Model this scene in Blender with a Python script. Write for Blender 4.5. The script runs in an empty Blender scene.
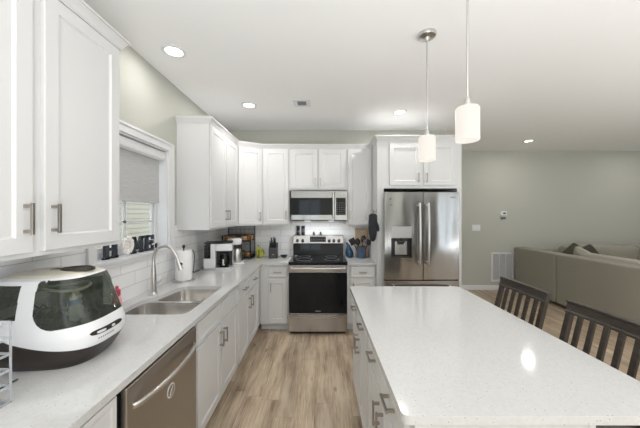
import bpy, bmesh, math, random
from mathutils import Vector, Matrix
random.seed(7)
R = math.radians
SC = bpy.context.scene
COL = SC.collection

# ------------------------------------------------------------------ camera
EYE = 1.57
cam_d = bpy.data.cameras.new('camera'); cam = bpy.data.objects.new('camera', cam_d); COL.objects.link(cam)
cam.location = (0, 0, EYE); cam.rotation_euler = (R(90), 0, 0)
cam_d.sensor_width = 36; cam_d.lens = 272 / 640 * 36; cam_d.shift_y = -0.5 / 640; cam_d.clip_start = 0.02
SC.camera = cam
# ------------------------------------------------------------------ world, lights, exposure
SC.view_settings.view_transform = 'Standard'; SC.view_settings.look = 'None'
SC.view_settings.gamma = 1.0; SC.view_settings.use_curve_mapping = False
SC.view_settings.exposure = 0.0
W = bpy.data.worlds.new('sky'); SC.world = W; W.use_nodes = True
W.node_tree.nodes['Background'].inputs[0].default_value = (0.80, 0.90, 1.0, 1)
W.node_tree.nodes['Background'].inputs[1].default_value = 3.0

def area(name, loc, rot, sx, sy, power, color=(1, 1, 1)):
    d = bpy.data.lights.new(name, 'AREA'); d.shape = 'RECTANGLE'; d.size = sx; d.size_y = sy
    d.energy = power; d.color = color
    o = bpy.data.objects.new(name, d); o.location = loc; o.rotation_euler = rot; COL.objects.link(o); return o
# added fill lamps aimed up at the ceiling, plus daylight at the rear glazing
area('ceiling_fill', (0.8, -1.4, 0.7), (R(180), 0, 0), 2.4, 1.8, 158, (0.95, 0.98, 1.0))
area('ceiling_fill_living', (4.8, -0.2, 0.7), (R(180), 0, 0), 2.4, 1.8, 125, (0.95, 0.98, 1.0))
area('rear_door_daylight', (4.85, -2.85, 1.3), (R(90), 0, 0), 0.6, 2.0, 4, (0.92, 0.96, 1.0))
sun_d = bpy.data.lights.new('sun', 'SUN'); sun_d.energy = 2.6; sun_d.angle = R(3); sun_d.color = (1, .96, .88)
sun = bpy.data.objects.new('sun', sun_d); COL.objects.link(sun); sun.rotation_euler = (0, R(48), 0)
RECESSED_POWER = 4.2
PENDANT_EMIT = 0.80

# ------------------------------------------------------------------ materials
def mat(name, col=(0.8, 0.8, 0.8), rough=0.5, metal=0.0, **kw):
    m = bpy.data.materials.new(name); m.use_nodes = True
    b = m.node_tree.nodes['Principled BSDF']
    b.inputs['Base Color'].default_value = (*col, 1); b.inputs['Roughness'].default_value = rough
    b.inputs['Metallic'].default_value = metal
    for k, v in kw.items():
        b.inputs[k.replace('_', ' ')].default_value = v
    return m
def N(m, t): return m.node_tree.nodes.new(t)
def L(m, a, b): m.node_tree.links.new(a, b)
def P(m): return m.node_tree.nodes['Principled BSDF']
def coords(m, kind='Object', scale=(1, 1, 1), rot=(0, 0, 0)):
    tc = N(m, 'ShaderNodeTexCoord'); mp = N(m, 'ShaderNodeMapping')
    mp.inputs['Scale'].default_value = scale; mp.inputs['Rotation'].default_value = rot
    L(m, tc.outputs[kind], mp.inputs[0]); return mp.outputs[0]
def ramp(m, fac, stops):
    r = N(m, 'ShaderNodeValToRGB'); e = r.color_ramp.elements
    while len(e) < len(stops): e.new(0.5)
    for i, (p, c) in enumerate(stops): e[i].position = p; e[i].color = (*c, 1)
    L(m, fac, r.inputs[0]); return r.outputs[0]
def noise(m, vec, scale, detail=4, rough=0.5):
    n = N(m, 'ShaderNodeTexNoise'); n.inputs['Scale'].default_value = scale
    n.inputs['Detail'].default_value = detail; n.inputs['Roughness'].default_value = rough
    if vec: L(m, vec, n.inputs['Vector'])
    return n
def bump(m, h, strength=0.1, dist=0.01):
    b = N(m, 'ShaderNodeBump'); b.inputs['Strength'].default_value = strength; b.inputs['Distance'].default_value = dist
    L(m, h, b.inputs['Height']); L(m, b.outputs[0], P(m).inputs['Normal'])

def wall_mat(name, col):
    m = mat(name, col, 0.75)
    n = noise(m, coords(m), 160, 3); bump(m, n.outputs[0], 0.06, 0.004)
    return m
M = {}
M['wall'] = wall_mat('greige_wall_paint', (0.50, 0.505, 0.455))
M['ceil'] = wall_mat('white_ceiling_paint', (0.92, 0.92, 0.92))
M['cab'] = mat('white_cabinet_paint', (0.67, 0.67, 0.67), 0.38)
M['trim'] = mat('white_trim_paint', (0.76, 0.76, 0.77), 0.35)
M['kick'] = mat('white_toe_kick', (0.62, 0.64, 0.67), 0.5)
M['nickel'] = mat('brushed_nickel', (0.40, 0.37, 0.34), 0.32, 1.0)
M['nickel_light'] = mat('satin_nickel', (0.62, 0.60, 0.58), 0.28, 1.0)
M['black'] = mat('black_plastic', (0.012, 0.012, 0.013), 0.35)
M['blackglass'] = mat('black_glass', (0.006, 0.007, 0.009), 0.05, Specular_IOR_Level=.28)
M['blackmatte'] = mat('black_matte', (0.02, 0.02, 0.02), 0.7)
M['gap'] = mat('dark_gap', (0.01, 0.01, 0.01), 0.9)
M['whiteplastic'] = mat('white_plastic', (0.80, 0.80, 0.82), 0.28)
M['cream'] = mat('cream_plastic', (0.72, 0.68, 0.58), 0.3)
M['brown'] = mat('dark_brown_plastic', (0.028, 0.020, 0.017), 0.28)
M['red'] = mat('red_plastic', (0.55, 0.06, 0.09), 0.35)
M['pink'] = mat('pink_liquid', (0.80, 0.36, 0.36), 0.3)
M['paper'] = mat('paper_towel', (0.88, 0.88, 0.88), 0.9)
M['letter'] = mat('charcoal_paint', (0.035, 0.042, 0.055), 0.5)
M['petal'] = mat('white_petal', (0.84, 0.81, 0.79), 0.8)
M['blue'] = mat('blue_glaze', (0.022, 0.065, 0.13), 0.15)
M['slateblue'] = mat('slate_blue_glaze', (0.075, 0.11, 0.175), 0.35)
M['orange'] = mat('orange_peel', (0.62, 0.26, 0.06), 0.5)
M['peach'] = mat('pale_fruit_skin', (0.80, 0.58, 0.38), 0.5)
M['espresso'] = mat('espresso_wood', (0.045, 0.033, 0.026), 0.35)
M['board'] = mat('maple_board', (0.58, 0.42, 0.27), 0.5)
M['cloth'] = mat('charcoal_cloth', (0.022, 0.024, 0.030), 0.9)
M['greycloth'] = mat('grey_cloth', (0.12, 0.12, 0.13), 0.9)
M['darkpillow'] = mat('dark_brown_fabric', (0.075, 0.068, 0.055), 0.95)
M['whiteglow'] = mat('display_glyph', (0.5, 0.55, 0.6), 0.5)
M['whitemark'] = mat('white_print', (0.75, 0.75, 0.75), 0.5)
M['greymark'] = mat('grey_print', (0.22, 0.22, 0.23), 0.5)

m = M['board']; w = N(m, 'ShaderNodeTexWave'); w.inputs['Scale'].default_value = 14; w.inputs['Distortion'].default_value = 3
L(m, coords(m, 'Object', (1, 1, .15)), w.inputs['Vector']); L(m, ramp(m, w.outputs[0], [(0, (0.50, 0.35, 0.21)), (1, (0.66, 0.50, 0.34))]), P(m).inputs['Base Color'])
m = M['espresso']; n = noise(m, coords(m, 'Object', (30, 2, 2)), 8, 5)
L(m, ramp(m, n.outputs[0], [(0.3, (0.024, 0.018, 0.014)), (0.7, (0.052, 0.039, 0.031))]), P(m).inputs['Base Color'])
# banana: yellow going green
m = M['banana'] = mat('banana_skin', (0.7, 0.6, 0.1), 0.45)
n = noise(m, coords(m), 14, 3); L(m, ramp(m, n.outputs[0], [(0.38, (0.28, 0.34, 0.05)), (0.62, (0.72, 0.60, 0.10))]), P(m).inputs['Base Color'])

def steel(name, col, rough, wav=0.0, aniso=0.5):
    m = mat(name, col, rough, 1.0)
    v = coords(m, 'Object', (900, 900, 8)) if True else None
    n = noise(m, v, 1.0, 2)
    mr = N(m, 'ShaderNodeMapRange'); mr.inputs[3].default_value = rough - .04; mr.inputs[4].default_value = rough + .06
    L(m, n.outputs[0], mr.inputs[0]); L(m, mr.outputs[0], P(m).inputs['Roughness'])
    if wav:
        n2 = noise(m, coords(m, 'Object', (3.2, 3.2, 1.1)), 1.0, 1)
        bump(m, n2.outputs[0], wav, 0.05)
    return m
M['steel'] = steel('stainless_steel', (0.46, 0.45, 0.445), 0.24)
M['fridgesteel'] = steel('fridge_stainless', (0.33, 0.325, 0.32), 0.17, 0.45)
M['dwsteel'] = steel('bronze_tinted_stainless', (0.43, 0.405, 0.375), 0.30)
M['sinksteel'] = steel('sink_stainless', (0.80, 0.78, 0.76), 0.20)

# white quartz with flecks
m = M['quartz'] = mat('white_quartz', (0.80, 0.80, 0.79), 0.09)
vc = coords(m, 'Object')
v1 = N(m, 'ShaderNodeTexVoronoi'); v1.inputs['Scale'].default_value = 75; L(m, vc, v1.inputs['Vector'])
r1 = ramp(m, v1.outputs['Distance'], [(0.10, (0.26, 0.24, 0.22)), (0.19, (0.60, 0.60, 0.595))])
sep = N(m, 'ShaderNodeSeparateColor'); L(m, v1.outputs['Color'], sep.inputs[0])
th = N(m, 'ShaderNodeMath'); th.operation = 'LESS_THAN'; th.inputs[1].default_value = 0.30; L(m, sep.outputs[0], th.inputs[0])
mix = N(m, 'ShaderNodeMix'); mix.data_type = 'RGBA'; L(m, th.outputs[0], mix.inputs[0])
n = noise(m, vc, 60, 3); base = ramp(m, n.outputs[0], [(0.3, (0.56, 0.56, 0.555)), (0.7, (0.61, 0.61, 0.605))])
L(m, base, mix.inputs[6]); L(m, r1, mix.inputs[7]); L(m, mix.outputs[2], P(m).inputs['Base Color'])

# vinyl plank floor, planks run away from the camera
m = M['floor'] = mat('oak_plank_floor', (0.4, 0.3, 0.2), 0.42)
tc = N(m, 'ShaderNodeTexCoord'); sp = N(m, 'ShaderNodeSeparateXYZ'); L(m, tc.outputs['Object'], sp.inputs[0])
def MA(op, a_, b_=None, c_=None):
    n_ = N(m, 'ShaderNodeMath'); n_.operation = op
    for i_, v_ in enumerate((a_, b_, c_)):
        if v_ is None: continue
        if isinstance(v_, (int, float)): n_.inputs[i_].default_value = v_
        else: L(m, v_, n_.inputs[i_])
    return n_.outputs[0]
PW, PL = 0.150, 1.22
xr = MA('DIVIDE', MA('ADD', sp.outputs[0], .045), PW); row = MA('FLOOR', xr); fx = MA('FRACT', xr)
wn = N(m, 'ShaderNodeTexWhiteNoise'); wn.noise_dimensions = '1D'; L(m, row, wn.inputs['W'])
yr = MA('ADD', MA('DIVIDE', sp.outputs[1], PL), MA('MULTIPLY', wn.outputs['Value'], 3.7)); cl = MA('FLOOR', yr); fy = MA('FRACT', yr)
cid = N(m, 'ShaderNodeCombineXYZ'); L(m, row, cid.inputs[0]); L(m, cl, cid.inputs[1])
wn2 = N(m, 'ShaderNodeTexWhiteNoise'); wn2.noise_dimensions = '2D'; L(m, cid.outputs[0], wn2.inputs['Vector'])
seam = MA('MAXIMUM', MA('GREATER_THAN', MA('ABSOLUTE', MA('SUBTRACT', fx, .5)), .5 - .0011 / PW), MA('GREATER_THAN', MA('ABSOLUTE', MA('SUBTRACT', fy, .5)), .5 - .0012 / PL))
off = N(m, 'ShaderNodeVectorMath'); off.operation = 'MULTIPLY_ADD'; off.inputs[1].default_value = (9, 9, 9)
L(m, wn2.outputs['Color'], off.inputs[0]); L(m, coords(m, 'Object', (9, 1.0, 1)), off.inputs[2])
g = noise(m, off.outputs[0], 1.3, 7, 0.62)
g2 = noise(m, coords(m, 'Object', (70, 3.0, 1)), 1.6, 5)
g3 = noise(m, coords(m, 'Object', (2.6, 1.5, 1)), 1.6, 3)
mixg = MA('ADD', MA('ADD', MA('MULTIPLY', g.outputs[0], .50), MA('MULTIPLY', g2.outputs[0], .28)), MA('MULTIPLY', g3.outputs[0], .22))
gc = ramp(m, mixg, [(0.36, (0.20, 0.14, 0.09)), (0.46, (0.40, 0.305, 0.212)), (0.55, (0.56, 0.45, 0.33)), (0.68, (0.68, 0.575, 0.44))])
vk = N(m, 'ShaderNodeTexVoronoi'); vk.inputs['Scale'].default_value = 1.0; L(m, coords(m, 'Object', (5.5, 2.4, 1)), vk.inputs['Vector'])
kn = ramp(m, vk.outputs['Distance'], [(0.04, (0.45, 0.40, 0.36)), (0.12, (1, 1, 1))])
km = N(m, 'ShaderNodeMix'); km.data_type = 'RGBA'; km.blend_type = 'MULTIPLY'; km.inputs[0].default_value = .8; L(m, gc, km.inputs[6]); L(m, kn, km.inputs[7])
hs = N(m, 'ShaderNodeHueSaturation'); mr = N(m, 'ShaderNodeMapRange'); mr.inputs[3].default_value = 0.86; mr.inputs[4].default_value = 1.10
L(m, wn2.outputs['Value'], mr.inputs[0]); L(m, mr.outputs[0], hs.inputs['Value']); L(m, km.outputs[2], hs.inputs['Color'])
mo = N(m, 'ShaderNodeMix'); mo.data_type = 'RGBA'; L(m, seam, mo.inputs[0]); L(m, hs.outputs[0], mo.inputs[6]); mo.inputs[7].default_value = (0.26, 0.19, 0.13, 1)
L(m, mo.outputs[2], P(m).inputs['Base Color'])

def tile_mat(name, axis):
    m = mat(name, (0.8, 0.8, 0.8), 0.14)
    tc = N(m, 'ShaderNodeTexCoord'); s = N(m, 'ShaderNodeSeparateXYZ'); c = N(m, 'ShaderNodeCombineXYZ')
    L(m, tc.outputs['Object'], s.inputs[0]); L(m, s.outputs[axis], c.inputs[0])
    z = N(m, 'ShaderNodeMath'); z.operation = 'SUBTRACT'; z.inputs[1].default_value = 0.914; L(m, s.outputs[2], z.inputs[0]); L(m, z.outputs[0], c.inputs[1])
    b = N(m, 'ShaderNodeTexBrick'); L(m, c.outputs[0], b.inputs['Vector']); b.offset = 0.5
    b.inputs['Scale'].default_value = 1; b.inputs['Brick Width'].default_value = 0.305; b.inputs['Row Height'].default_value = 0.1035
    b.inputs['Mortar Size'].default_value = 0.0022; b.inputs['Mortar Smooth'].default_value = 0.2
    b.inputs['Color1'].default_value = (0.88, 0.88, 0.885, 1); b.inputs['Color2'].default_value = (0.91, 0.91, 0.915, 1); b.inputs['Mortar'].default_value = (0.58, 0.58, 0.57, 1)
    L(m, b.outputs['Color'], P(m).inputs['Base Color'])
    iv = N(m, 'ShaderNodeMath'); iv.operation = 'SUBTRACT'; iv.inputs[0].default_value = 1; L(m, b.outputs['Fac'], iv.inputs[1])
    bump(m, iv.outputs[0], 0.4, 0.002)
    return m
M['tile_l'] = tile_mat('subway_tile_left', 1); M['tile_b'] = tile_mat('subway_tile_back', 0)

# sofa fabric
m = M['sofa'] = mat('taupe_woven_fabric', (0.25, 0.235, 0.20), 0.95)
n = noise(m, coords(m), 260, 2); n2 = noise(m, coords(m), 3, 3)
L(m, ramp(m, n.outputs[0], [(0.3, (0.25, 0.235, 0.195)), (0.7, (0.42, 0.40, 0.34))]), P(m).inputs['Base Color']); bump(m, n.outputs[0], 0.4, 0.004)
m = M['sofalight'] = mat('beige_fabric', (0.42, 0.39, 0.33), 0.95)
# roller shade fabric
m = M['shade'] = mat('woven_shade_fabric', (0.62, 0.62, 0.62), 0.9)
n = noise(m, coords(m, 'Object', (1, 1.5, 60)), 6, 4)
L(m, ramp(m, n.outputs[0], [(0.35, (0.52, 0.52, 0.53)), (0.65, (0.68, 0.68, 0.68))]), P(m).inputs['Base Color'])
tl_ = N(m, 'ShaderNodeBsdfTranslucent'); tl_.inputs[0].default_value = (.8, .8, .8, 1); mx_ = N(m, 'ShaderNodeMixShader'); mx_.inputs[0].default_value = .22
L(m, P(m).outputs[0], mx_.inputs[1]); L(m, tl_.outputs[0], mx_.inputs[2]); L(m, mx_.outputs[0], m.node_tree.nodes['Material Output'].inputs[0])
# lap siding of the neighbour
M['siding'] = mat('beige_vinyl_siding', (0.23, 0.21, 0.165), 0.6)

def thin_glass(name, tint, refl=0.08, rough=0.02, dens=0.0, body=(0, 0, 0)):
    m = bpy.data.materials.new(name); m.use_nodes = True; nt = m.node_tree; nt.nodes.clear()
    out = nt.nodes.new('ShaderNodeOutputMaterial'); tr = nt.nodes.new('ShaderNodeBsdfTransparent'); tr.inputs[0].default_value = (*tint, 1)
    gl = nt.nodes.new('ShaderNodeBsdfGlossy'); gl.inputs['Roughness'].default_value = rough
    lw = nt.nodes.new('ShaderNodeLayerWeight'); pw = nt.nodes.new('ShaderNodeMath'); pw.operation = 'POWER'; pw.inputs[1].default_value = 5
    nt.links.new(lw.outputs['Facing'], pw.inputs[0]); fr = nt.nodes.new('ShaderNodeMath'); fr.operation = 'MULTIPLY_ADD'; fr.inputs[1].default_value = 0.9; fr.inputs[2].default_value = 0.04
    nt.links.new(pw.outputs[0], fr.inputs[0])
    mx = nt.nodes.new('ShaderNodeMixShader'); nt.links.new(fr.outputs[0], mx.inputs[0])
    if dens > 0:
        df = nt.nodes.new('ShaderNodeBsdfDiffuse'); df.inputs[0].default_value = (*body, 1)
        m2 = nt.nodes.new('ShaderNodeMixShader'); m2.inputs[0].default_value = dens
        nt.links.new(tr.outputs[0], m2.inputs[1]); nt.links.new(df.outputs[0], m2.inputs[2]); nt.links.new(m2.outputs[0], mx.inputs[1])
    else: nt.links.new(tr.outputs[0], mx.inputs[1])
    nt.links.new(gl.outputs[0], mx.inputs[2]); nt.links.new(mx.outputs[0], out.inputs[0]); return m
M['glass'] = thin_glass('window_glass', (0.97, 0.98, 0.97))
M['smoke'] = thin_glass('smoked_dome_plastic', (0.50, 0.54, 0.49), dens=0.25, body=(0.09, 0.10, 0.08))
M['clear'] = thin_glass('clear_acrylic', (0.92, 0.93, 0.94), dens=0.35, body=(0.75, 0.77, 0.8))
M['carafe'] = thin_glass('carafe_glass', (0.35, 0.35, 0.36))
def emit(name, col, s):
    m = bpy.data.materials.new(name); m.use_nodes = True; nt = m.node_tree
    b = nt.nodes['Principled BSDF']; b.inputs['Base Color'].default_value = (0.8, 0.8, 0.8, 1)
    b.inputs['Emission Color'].default_value = (*col, 1); b.inputs['Emission Strength'].default_value = s; return m
M['lens'] = emit('led_lens', (1, 0.97, 0.93), 6)
M['opal'] = emit('lit_opal_glass', (1.0, 0.93, 0.84), PENDANT_EMIT); P(M['opal']).inputs['Base Color'].default_value = (.12, .12, .12, 1)
M['led'] = emit('blue_indicator', (0.3, 0.5, 0.9), 1.0)

# ------------------------------------------------------------------ mesh builder
class MB:
    def __init__(s): s.bm = bmesh.new()
    def box(s, x0, x1, y0, y1, z0, z1, mtx=None):
        c = [(x, y, z) for x in (x0, x1) for y in (y0, y1) for z in (z0, z1)]
        v = [s.bm.verts.new(mtx @ Vector(p) if mtx else p) for p in c]
        for f in ((0, 1, 3, 2), (4, 6, 7, 5), (0, 4, 5, 1), (2, 3, 7, 6), (0, 2, 6, 4), (1, 5, 7, 3)): s.bm.faces.new([v[i] for i in f])
        return s
    def cyl(s, p0, p1, r0, r1=None, n=20, cap=True):
        r1 = r0 if r1 is None else r1
        p0, p1 = Vector(p0), Vector(p1); d = (p1 - p0).normalized()
        u = d.orthogonal().normalized(); w = d.cross(u)
        a = [s.bm.verts.new(p0 + (u * math.cos(t) + w * math.sin(t)) * r0) for t in (2 * math.pi * i / n for i in range(n))]
        b = [s.bm.verts.new(p1 + (u * math.cos(t) + w * math.sin(t)) * r1) for t in (2 * math.pi * i / n for i in range(n))]
        for i in range(n): s.bm.faces.new((a[i], a[(i + 1) % n], b[(i + 1) % n], b[i]))
        if cap: s.bm.faces.new(a[::-1]); s.bm.faces.new(b)
        return s
    def tube(s, pts, r, n=10, cap=True, radii=None):
        pts = [Vector(p) for p in pts]; rings = []; u = None
        for i, p in enumerate(pts):
            d = (pts[min(i + 1, len(pts) - 1)] - pts[max(i - 1, 0)]).normalized()
            u = (d.orthogonal() if u is None else (u - d * u.dot(d))).normalized(); w = d.cross(u)
            rr = radii[i] if radii else r
            rings.append([s.bm.verts.new(p + (u * math.cos(t) + w * math.sin(t)) * rr) for t in (2 * math.pi * k / n for k in range(n))])
        for a, b in zip(rings, rings[1:]):
            for i in range(n): s.bm.faces.new((a[i], a[(i + 1) % n], b[(i + 1) % n], b[i]))
        if cap: s.bm.faces.new(rings[0][::-1]); s.bm.faces.new(rings[-1])
        return s
    def lathe(s, prof, c=(0, 0, 0), n=28, cap=True):
        rings = [[s.bm.verts.new((c[0] + r * math.cos(t), c[1] + r * math.sin(t), c[2] + z)) for t in (2 * math.pi * k / n for k in range(n))] for r, z in prof]
        for a, b in zip(rings, rings[1:]):
            for i in range(n): s.bm.faces.new((a[i], a[(i + 1) % n], b[(i + 1) % n], b[i]))
        if cap: s.bm.faces.new(rings[0][::-1]); s.bm.faces.new(rings[-1])
        return s
    def ball(s, c, r, sc=(1, 1, 1), n=16):
        bmesh.ops.create_uvsphere(s.bm, u_segments=n, v_segments=max(8, n * 2 // 3), radius=r, matrix=Matrix.Translation(c) @ Matrix.Diagonal((*sc, 1)))
        return s
    def prism(s, poly, z0, z1):
        a = [s.bm.verts.new((x, y, z0)) for x, y in poly]; b = [s.bm.verts.new((x, y, z1)) for x, y in poly]; n = len(poly)
        for i in range(n): s.bm.faces.new((a[i], a[(i + 1) % n], b[(i + 1) % n], b[i]))
        s.bm.faces.new(a[::-1]); s.bm.faces.new(b); return s
    def prism_axis(s, poly, a0, a1, axis):
        """polygon in the plane normal to axis; axis 0: (y,z), axis 1: (x,z)"""
        def q(p, t): return (t, p[0], p[1]) if axis == 0 else (p[0], t, p[1])
        a = [s.bm.verts.new(q(p, a0)) for p in poly]; b = [s.bm.verts.new(q(p, a1)) for p in poly]; n = len(poly)
        for i in range(n): s.bm.faces.new((a[i], a[(i + 1) % n], b[(i + 1) % n], b[i]))
        s.bm.faces.new(a[::-1]); s.bm.faces.new(b); return s
    def rings(s, rr, cap0=True, cap1=True):
        vs = [[s.bm.verts.new(p) for p in r] for r in rr]; n = len(vs[0])
        for a, b in zip(vs, vs[1:]):
            for i in range(n): s.bm.faces.new((a[i], a[(i + 1) % n], b[(i + 1) % n], b[i]))
        if cap0: s.bm.faces.new(vs[0][::-1])
        if cap1: s.bm.faces.new(vs[-1])
        return s
    def sweep(s, path, prof, closed=False):
        """mitred sweep of profile (offset to the right of travel, z) along an xy path"""
        n = len(path); sec = []
        for i in range(n):
            p = Vector(path[i]); d0 = (p - Vector(path[i - 1])).normalized() if i > 0 else None
            d1 = (Vector(path[i + 1]) - p).normalized() if i < n - 1 else None
            d0 = d0 or d1; d1 = d1 or d0
            n0 = Vector((d0.y, -d0.x)); n1 = Vector((d1.y, -d1.x)); b = (n0 + n1).normalized(); k = 1 / max(0.3, b.dot(n0))
            sec.append([s.bm.verts.new((p.x + b.x * o * k, p.y + b.y * o * k, z)) for o, z in prof])
        m_ = len(prof)
        for a, b in zip(sec, sec[1:]):
            for i in range(m_): s.bm.faces.new((a[i], a[(i + 1) % m_], b[(i + 1) % m_], b[i]))
        s.bm.faces.new(sec[0][::-1]); s.bm.faces.new(sec[-1]); return s
    def xf(s, mtx): bmesh.ops.transform(s.bm, matrix=mtx, verts=s.bm.verts); return s
    def build(s, name, m, parent=None, smooth=True, bevel=0, seg=2, sub=0):
        bmesh.ops.recalc_face_normals(s.bm, faces=s.bm.faces)
        me = bpy.data.meshes.new(name); s.bm.to_mesh(me); s.bm.free(); me.materials.append(m)
        o = bpy.data.objects.new(name, me); COL.objects.link(o)
        if parent: o.parent = parent
        if smooth:
            me.polygons.foreach_set('use_smooth', [True] * len(me.polygons))
            me.set_sharp_from_angle(angle=R(38))
        if bevel:
            b = o.modifiers.new('bevel', 'BEVEL'); b.width = bevel; b.segments = seg; b.limit_method = 'ANGLE'; b.angle_limit = R(40); b.harden_normals = True
        if sub:
            d = o.modifiers.new('sub', 'SUBSURF'); d.levels = sub; d.render_levels = sub
        return o

def tag(o, label=None, cat=None, group=None, kind=None):
    if label: o['label'] = label
    if cat: o['category'] = cat
    if group: o['group'] = group
    if kind: o['kind'] = kind
    return o
def empty(name, loc, rz=0, label=None, cat=None, group=None, kind=None):
    o = bpy.data.objects.new(name, None); COL.objects.link(o); o.location = loc; o.rotation_euler = (0, 0, rz); o.empty_display_size = .1
    return tag(o, label, cat, group, kind)
def copy_tree(o, parent=None):
    kids = list(o.children); c = o.copy(); COL.objects.link(c); c.parent = parent
    for k in kids: copy_tree(k, c)
    return c
def struct(o): o['kind'] = 'structure'; return o
def catmull(pts, k=6):
    pts = [Vector(p) for p in pts]; out = []
    for i in range(len(pts) - 1):
        p0 = pts[max(i - 1, 0)]; p1 = pts[i]; p2 = pts[i + 1]; p3 = pts[min(i + 2, len(pts) - 1)]
        for j in range(k):
            t = j / k
            out.append(0.5 * ((2 * p1) + (p2 - p0) * t + (2 * p0 - 5 * p1 + 4 * p2 - p3) * t * t + (3 * p1 - p0 - 3 * p2 + p3) * t ** 3))
    out.append(pts[-1]); return out
def rounded(poly, radii, k=6):
    out = []; n = len(poly)
    for i, (p, r) in enumerate(zip(poly, radii)):
        if r <= 0: out.append(tuple(p)); continue
        p = Vector(p); a = Vector(poly[i - 1]); b = Vector(poly[(i + 1) % n]); da = (a - p).normalized(); db = (b - p).normalized()
        ang = da.angle(db); t = r / math.tan(ang / 2); pa = p + da * t; pb = p + db * t
        for j in range(k + 1):
            s_ = j / k; out.append(tuple((1 - s_) ** 2 * pa + 2 * s_ * (1 - s_) * p + s_ * s_ * pb))
    return out
def slab(name, outlines, z0, z1, m, parent=None, bevel=0.003):
    cu = bpy.data.curves.new(name, 'CURVE'); cu.dimensions = '2D'; cu.fill_mode = 'BOTH'; cu.extrude = (z1 - z0) / 2
    for ol in outlines:
        sp = cu.splines.new('POLY'); sp.points.add(len(ol) - 1); sp.use_cyclic_u = True
        for q, p in zip(sp.points, ol): q.co = (p[0], p[1], 0, 1)
    tmp = bpy.data.objects.new(name + '_tmp', cu); COL.objects.link(tmp)
    dg = bpy.context.evaluated_depsgraph_get(); me = bpy.data.meshes.new_from_object(tmp.evaluated_get(dg))
    bpy.data.objects.remove(tmp); bpy.data.curves.remove(cu)
    bm = bmesh.new(); bm.from_mesh(me); bpy.data.meshes.remove(me)
    bmesh.ops.remove_doubles(bm, verts=bm.verts, dist=1e-5); bmesh.ops.translate(bm, verts=bm.verts, vec=(0, 0, (z0 + z1) / 2))
    s = MB(); s.bm.free(); s.bm = bm
    return s.build(name, m, parent, smooth=True, bevel=bevel)

# ------------------------------------------------------------------ room shell
XL, YB, YF, XR, YR, H = -1.46, 4.20, 5.60, 7.60, -3.0, 2.855
struct(MB().box(XL - .25, XR + .15, YR - .15, YF + .15, -.1, 0).build('floor', M['floor'], smooth=False))
struct(MB().box(XL - .25, XR + .15, YR - .15, YF + .15, H, H + .1).build('ceiling', M['ceil'], smooth=False))
WY0, WY1, WZ0, WZ1 = 1.76, 2.61, 1.245, 2.17
s = MB(); t = .15
s.box(XL - t, XL, YR, WY0, 0, H).box(XL - t, XL, WY1, YB + .12, 0, H).box(XL - t, XL, WY0, WY1, 0, WZ0 - .02).box(XL - t, XL, WY0, WY1, WZ1, H)
struct(s.build('wall_left', M['wall'], smooth=False))
struct(MB().box(XL, 1.96, YB, YB + .12, 0, H).build('wall_back', M['wall'], smooth=False))
struct(MB().box(1.84, 1.96, YB + .12, YF, 0, H).build('wall_side', M['wall'], smooth=False))
struct(MB().box(1.84, XR, YF, YF + .12, 0, H).build('wall_far', M['wall'], smooth=False))
struct(MB().box(XR, XR + .12, YR, YF + .12, 0, H).build('wall_right', M['wall'], smooth=False))
# rear wall with a small window and a glazed door
openings = [(-.85, .05, 1.25, 2.15, 2), (4.50, 5.25, .12, 2.30, 1)]
s = MB(); xs = [XL - .15, openings[0][0], openings[0][1], openings[1][0], openings[1][1], XR]
for k in (0, 2, 4): s.box(xs[k], xs[k + 1], YR - .15, YR, 0, H)
for x0, x1, z0, z1, n in openings: s.box(x0, x1, YR - .15, YR, 0, z0).box(x0, x1, YR - .15, YR, z1, H)
struct(s.build('wall_rear', M['wall'], smooth=False))
for i, (x0, x1, z0, z1, n) in enumerate(openings):
    s = MB(); y0, y1 = YR - .10, YR - .04
    s.box(x0, x1, y0, y1, z0, z0 + .07).box(x0, x1, y0, y1, z1 - .07, z1)
    for k in range(n + 1):
        xx = x0 + (x1 - x0 - .06) * k / n; s.box(xx, xx + .06, y0, y1, z0 + .07, z1 - .07)
    w_ = struct(s.build('window_%d' % (i + 2), M['trim'], smooth=False))
    MB().box(x0 + .02, x1 - .02, YR - .075, YR - .07, z0 + .02, z1 - .02).build('window_pane', M['glass'], w_, smooth=False)
bp = [(0, 0), (.015, 0), (.015, .075), (.008, .095), (0, .095)]
struct(MB().sweep([(1.96, YF), (XR, YF)], bp).build('baseboard_far', M['trim']))
struct(MB().sweep([(1.975, YB + .12), (1.975, YF - .016)], [(-.015, 0), (0, 0), (0, .095), (-.015, .095)]).build('baseboard_side', M['trim']))
struct(MB().sweep([(XR, YF - .016), (XR, YR)], bp).build('baseboard_right', M['trim']))

struct(MB().box(2.75, 3.95, YR, YR + .04, 0, 2.15).build('reflection_panel', mat('dark_panel', (0.07, 0.055, 0.045), .4), bevel=.004))  # unseen dark panel added on the rear wall to darken the fridge reflections
# kitchen window: frame, jambs, sashes, muntins, casing and sill
w1 = struct(empty('window_1', (XL, (WY0 + WY1) / 2, WZ0))); w1.location = (0, 0, 0)
s = MB()
s.box(XL, XL + .018, WY0 - .075, WY0, WZ0 - .002, WZ1 + .07).box(XL, XL + .018, WY1, WY1 + .075, WZ0 - .002, WZ1 + .07).box(XL, XL + .018, WY0, WY1, WZ1, WZ1 + .07)
s.box(XL + .018, XL + .026, WY0 - .075, WY0 - .06, WZ0, WZ1 + .07).box(XL + .018, XL + .026, WY1 + .06, WY1 + .075, WZ0, WZ1 + .07).box(XL + .018, XL + .026, WY0 - .075, WY1 + .075, WZ1 + .055, WZ1 + .075)
s.build('window_casing', M['trim'], w1, bevel=.002)
s = MB(); s.box(XL - .15, XL + .03, WY0 - .075, WY1 + .075, WZ0 - .022, WZ0); s.box(XL, XL + .02, WY0 - .06, WY1 + .06, WZ0 - .055, WZ0 - .022)
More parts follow.
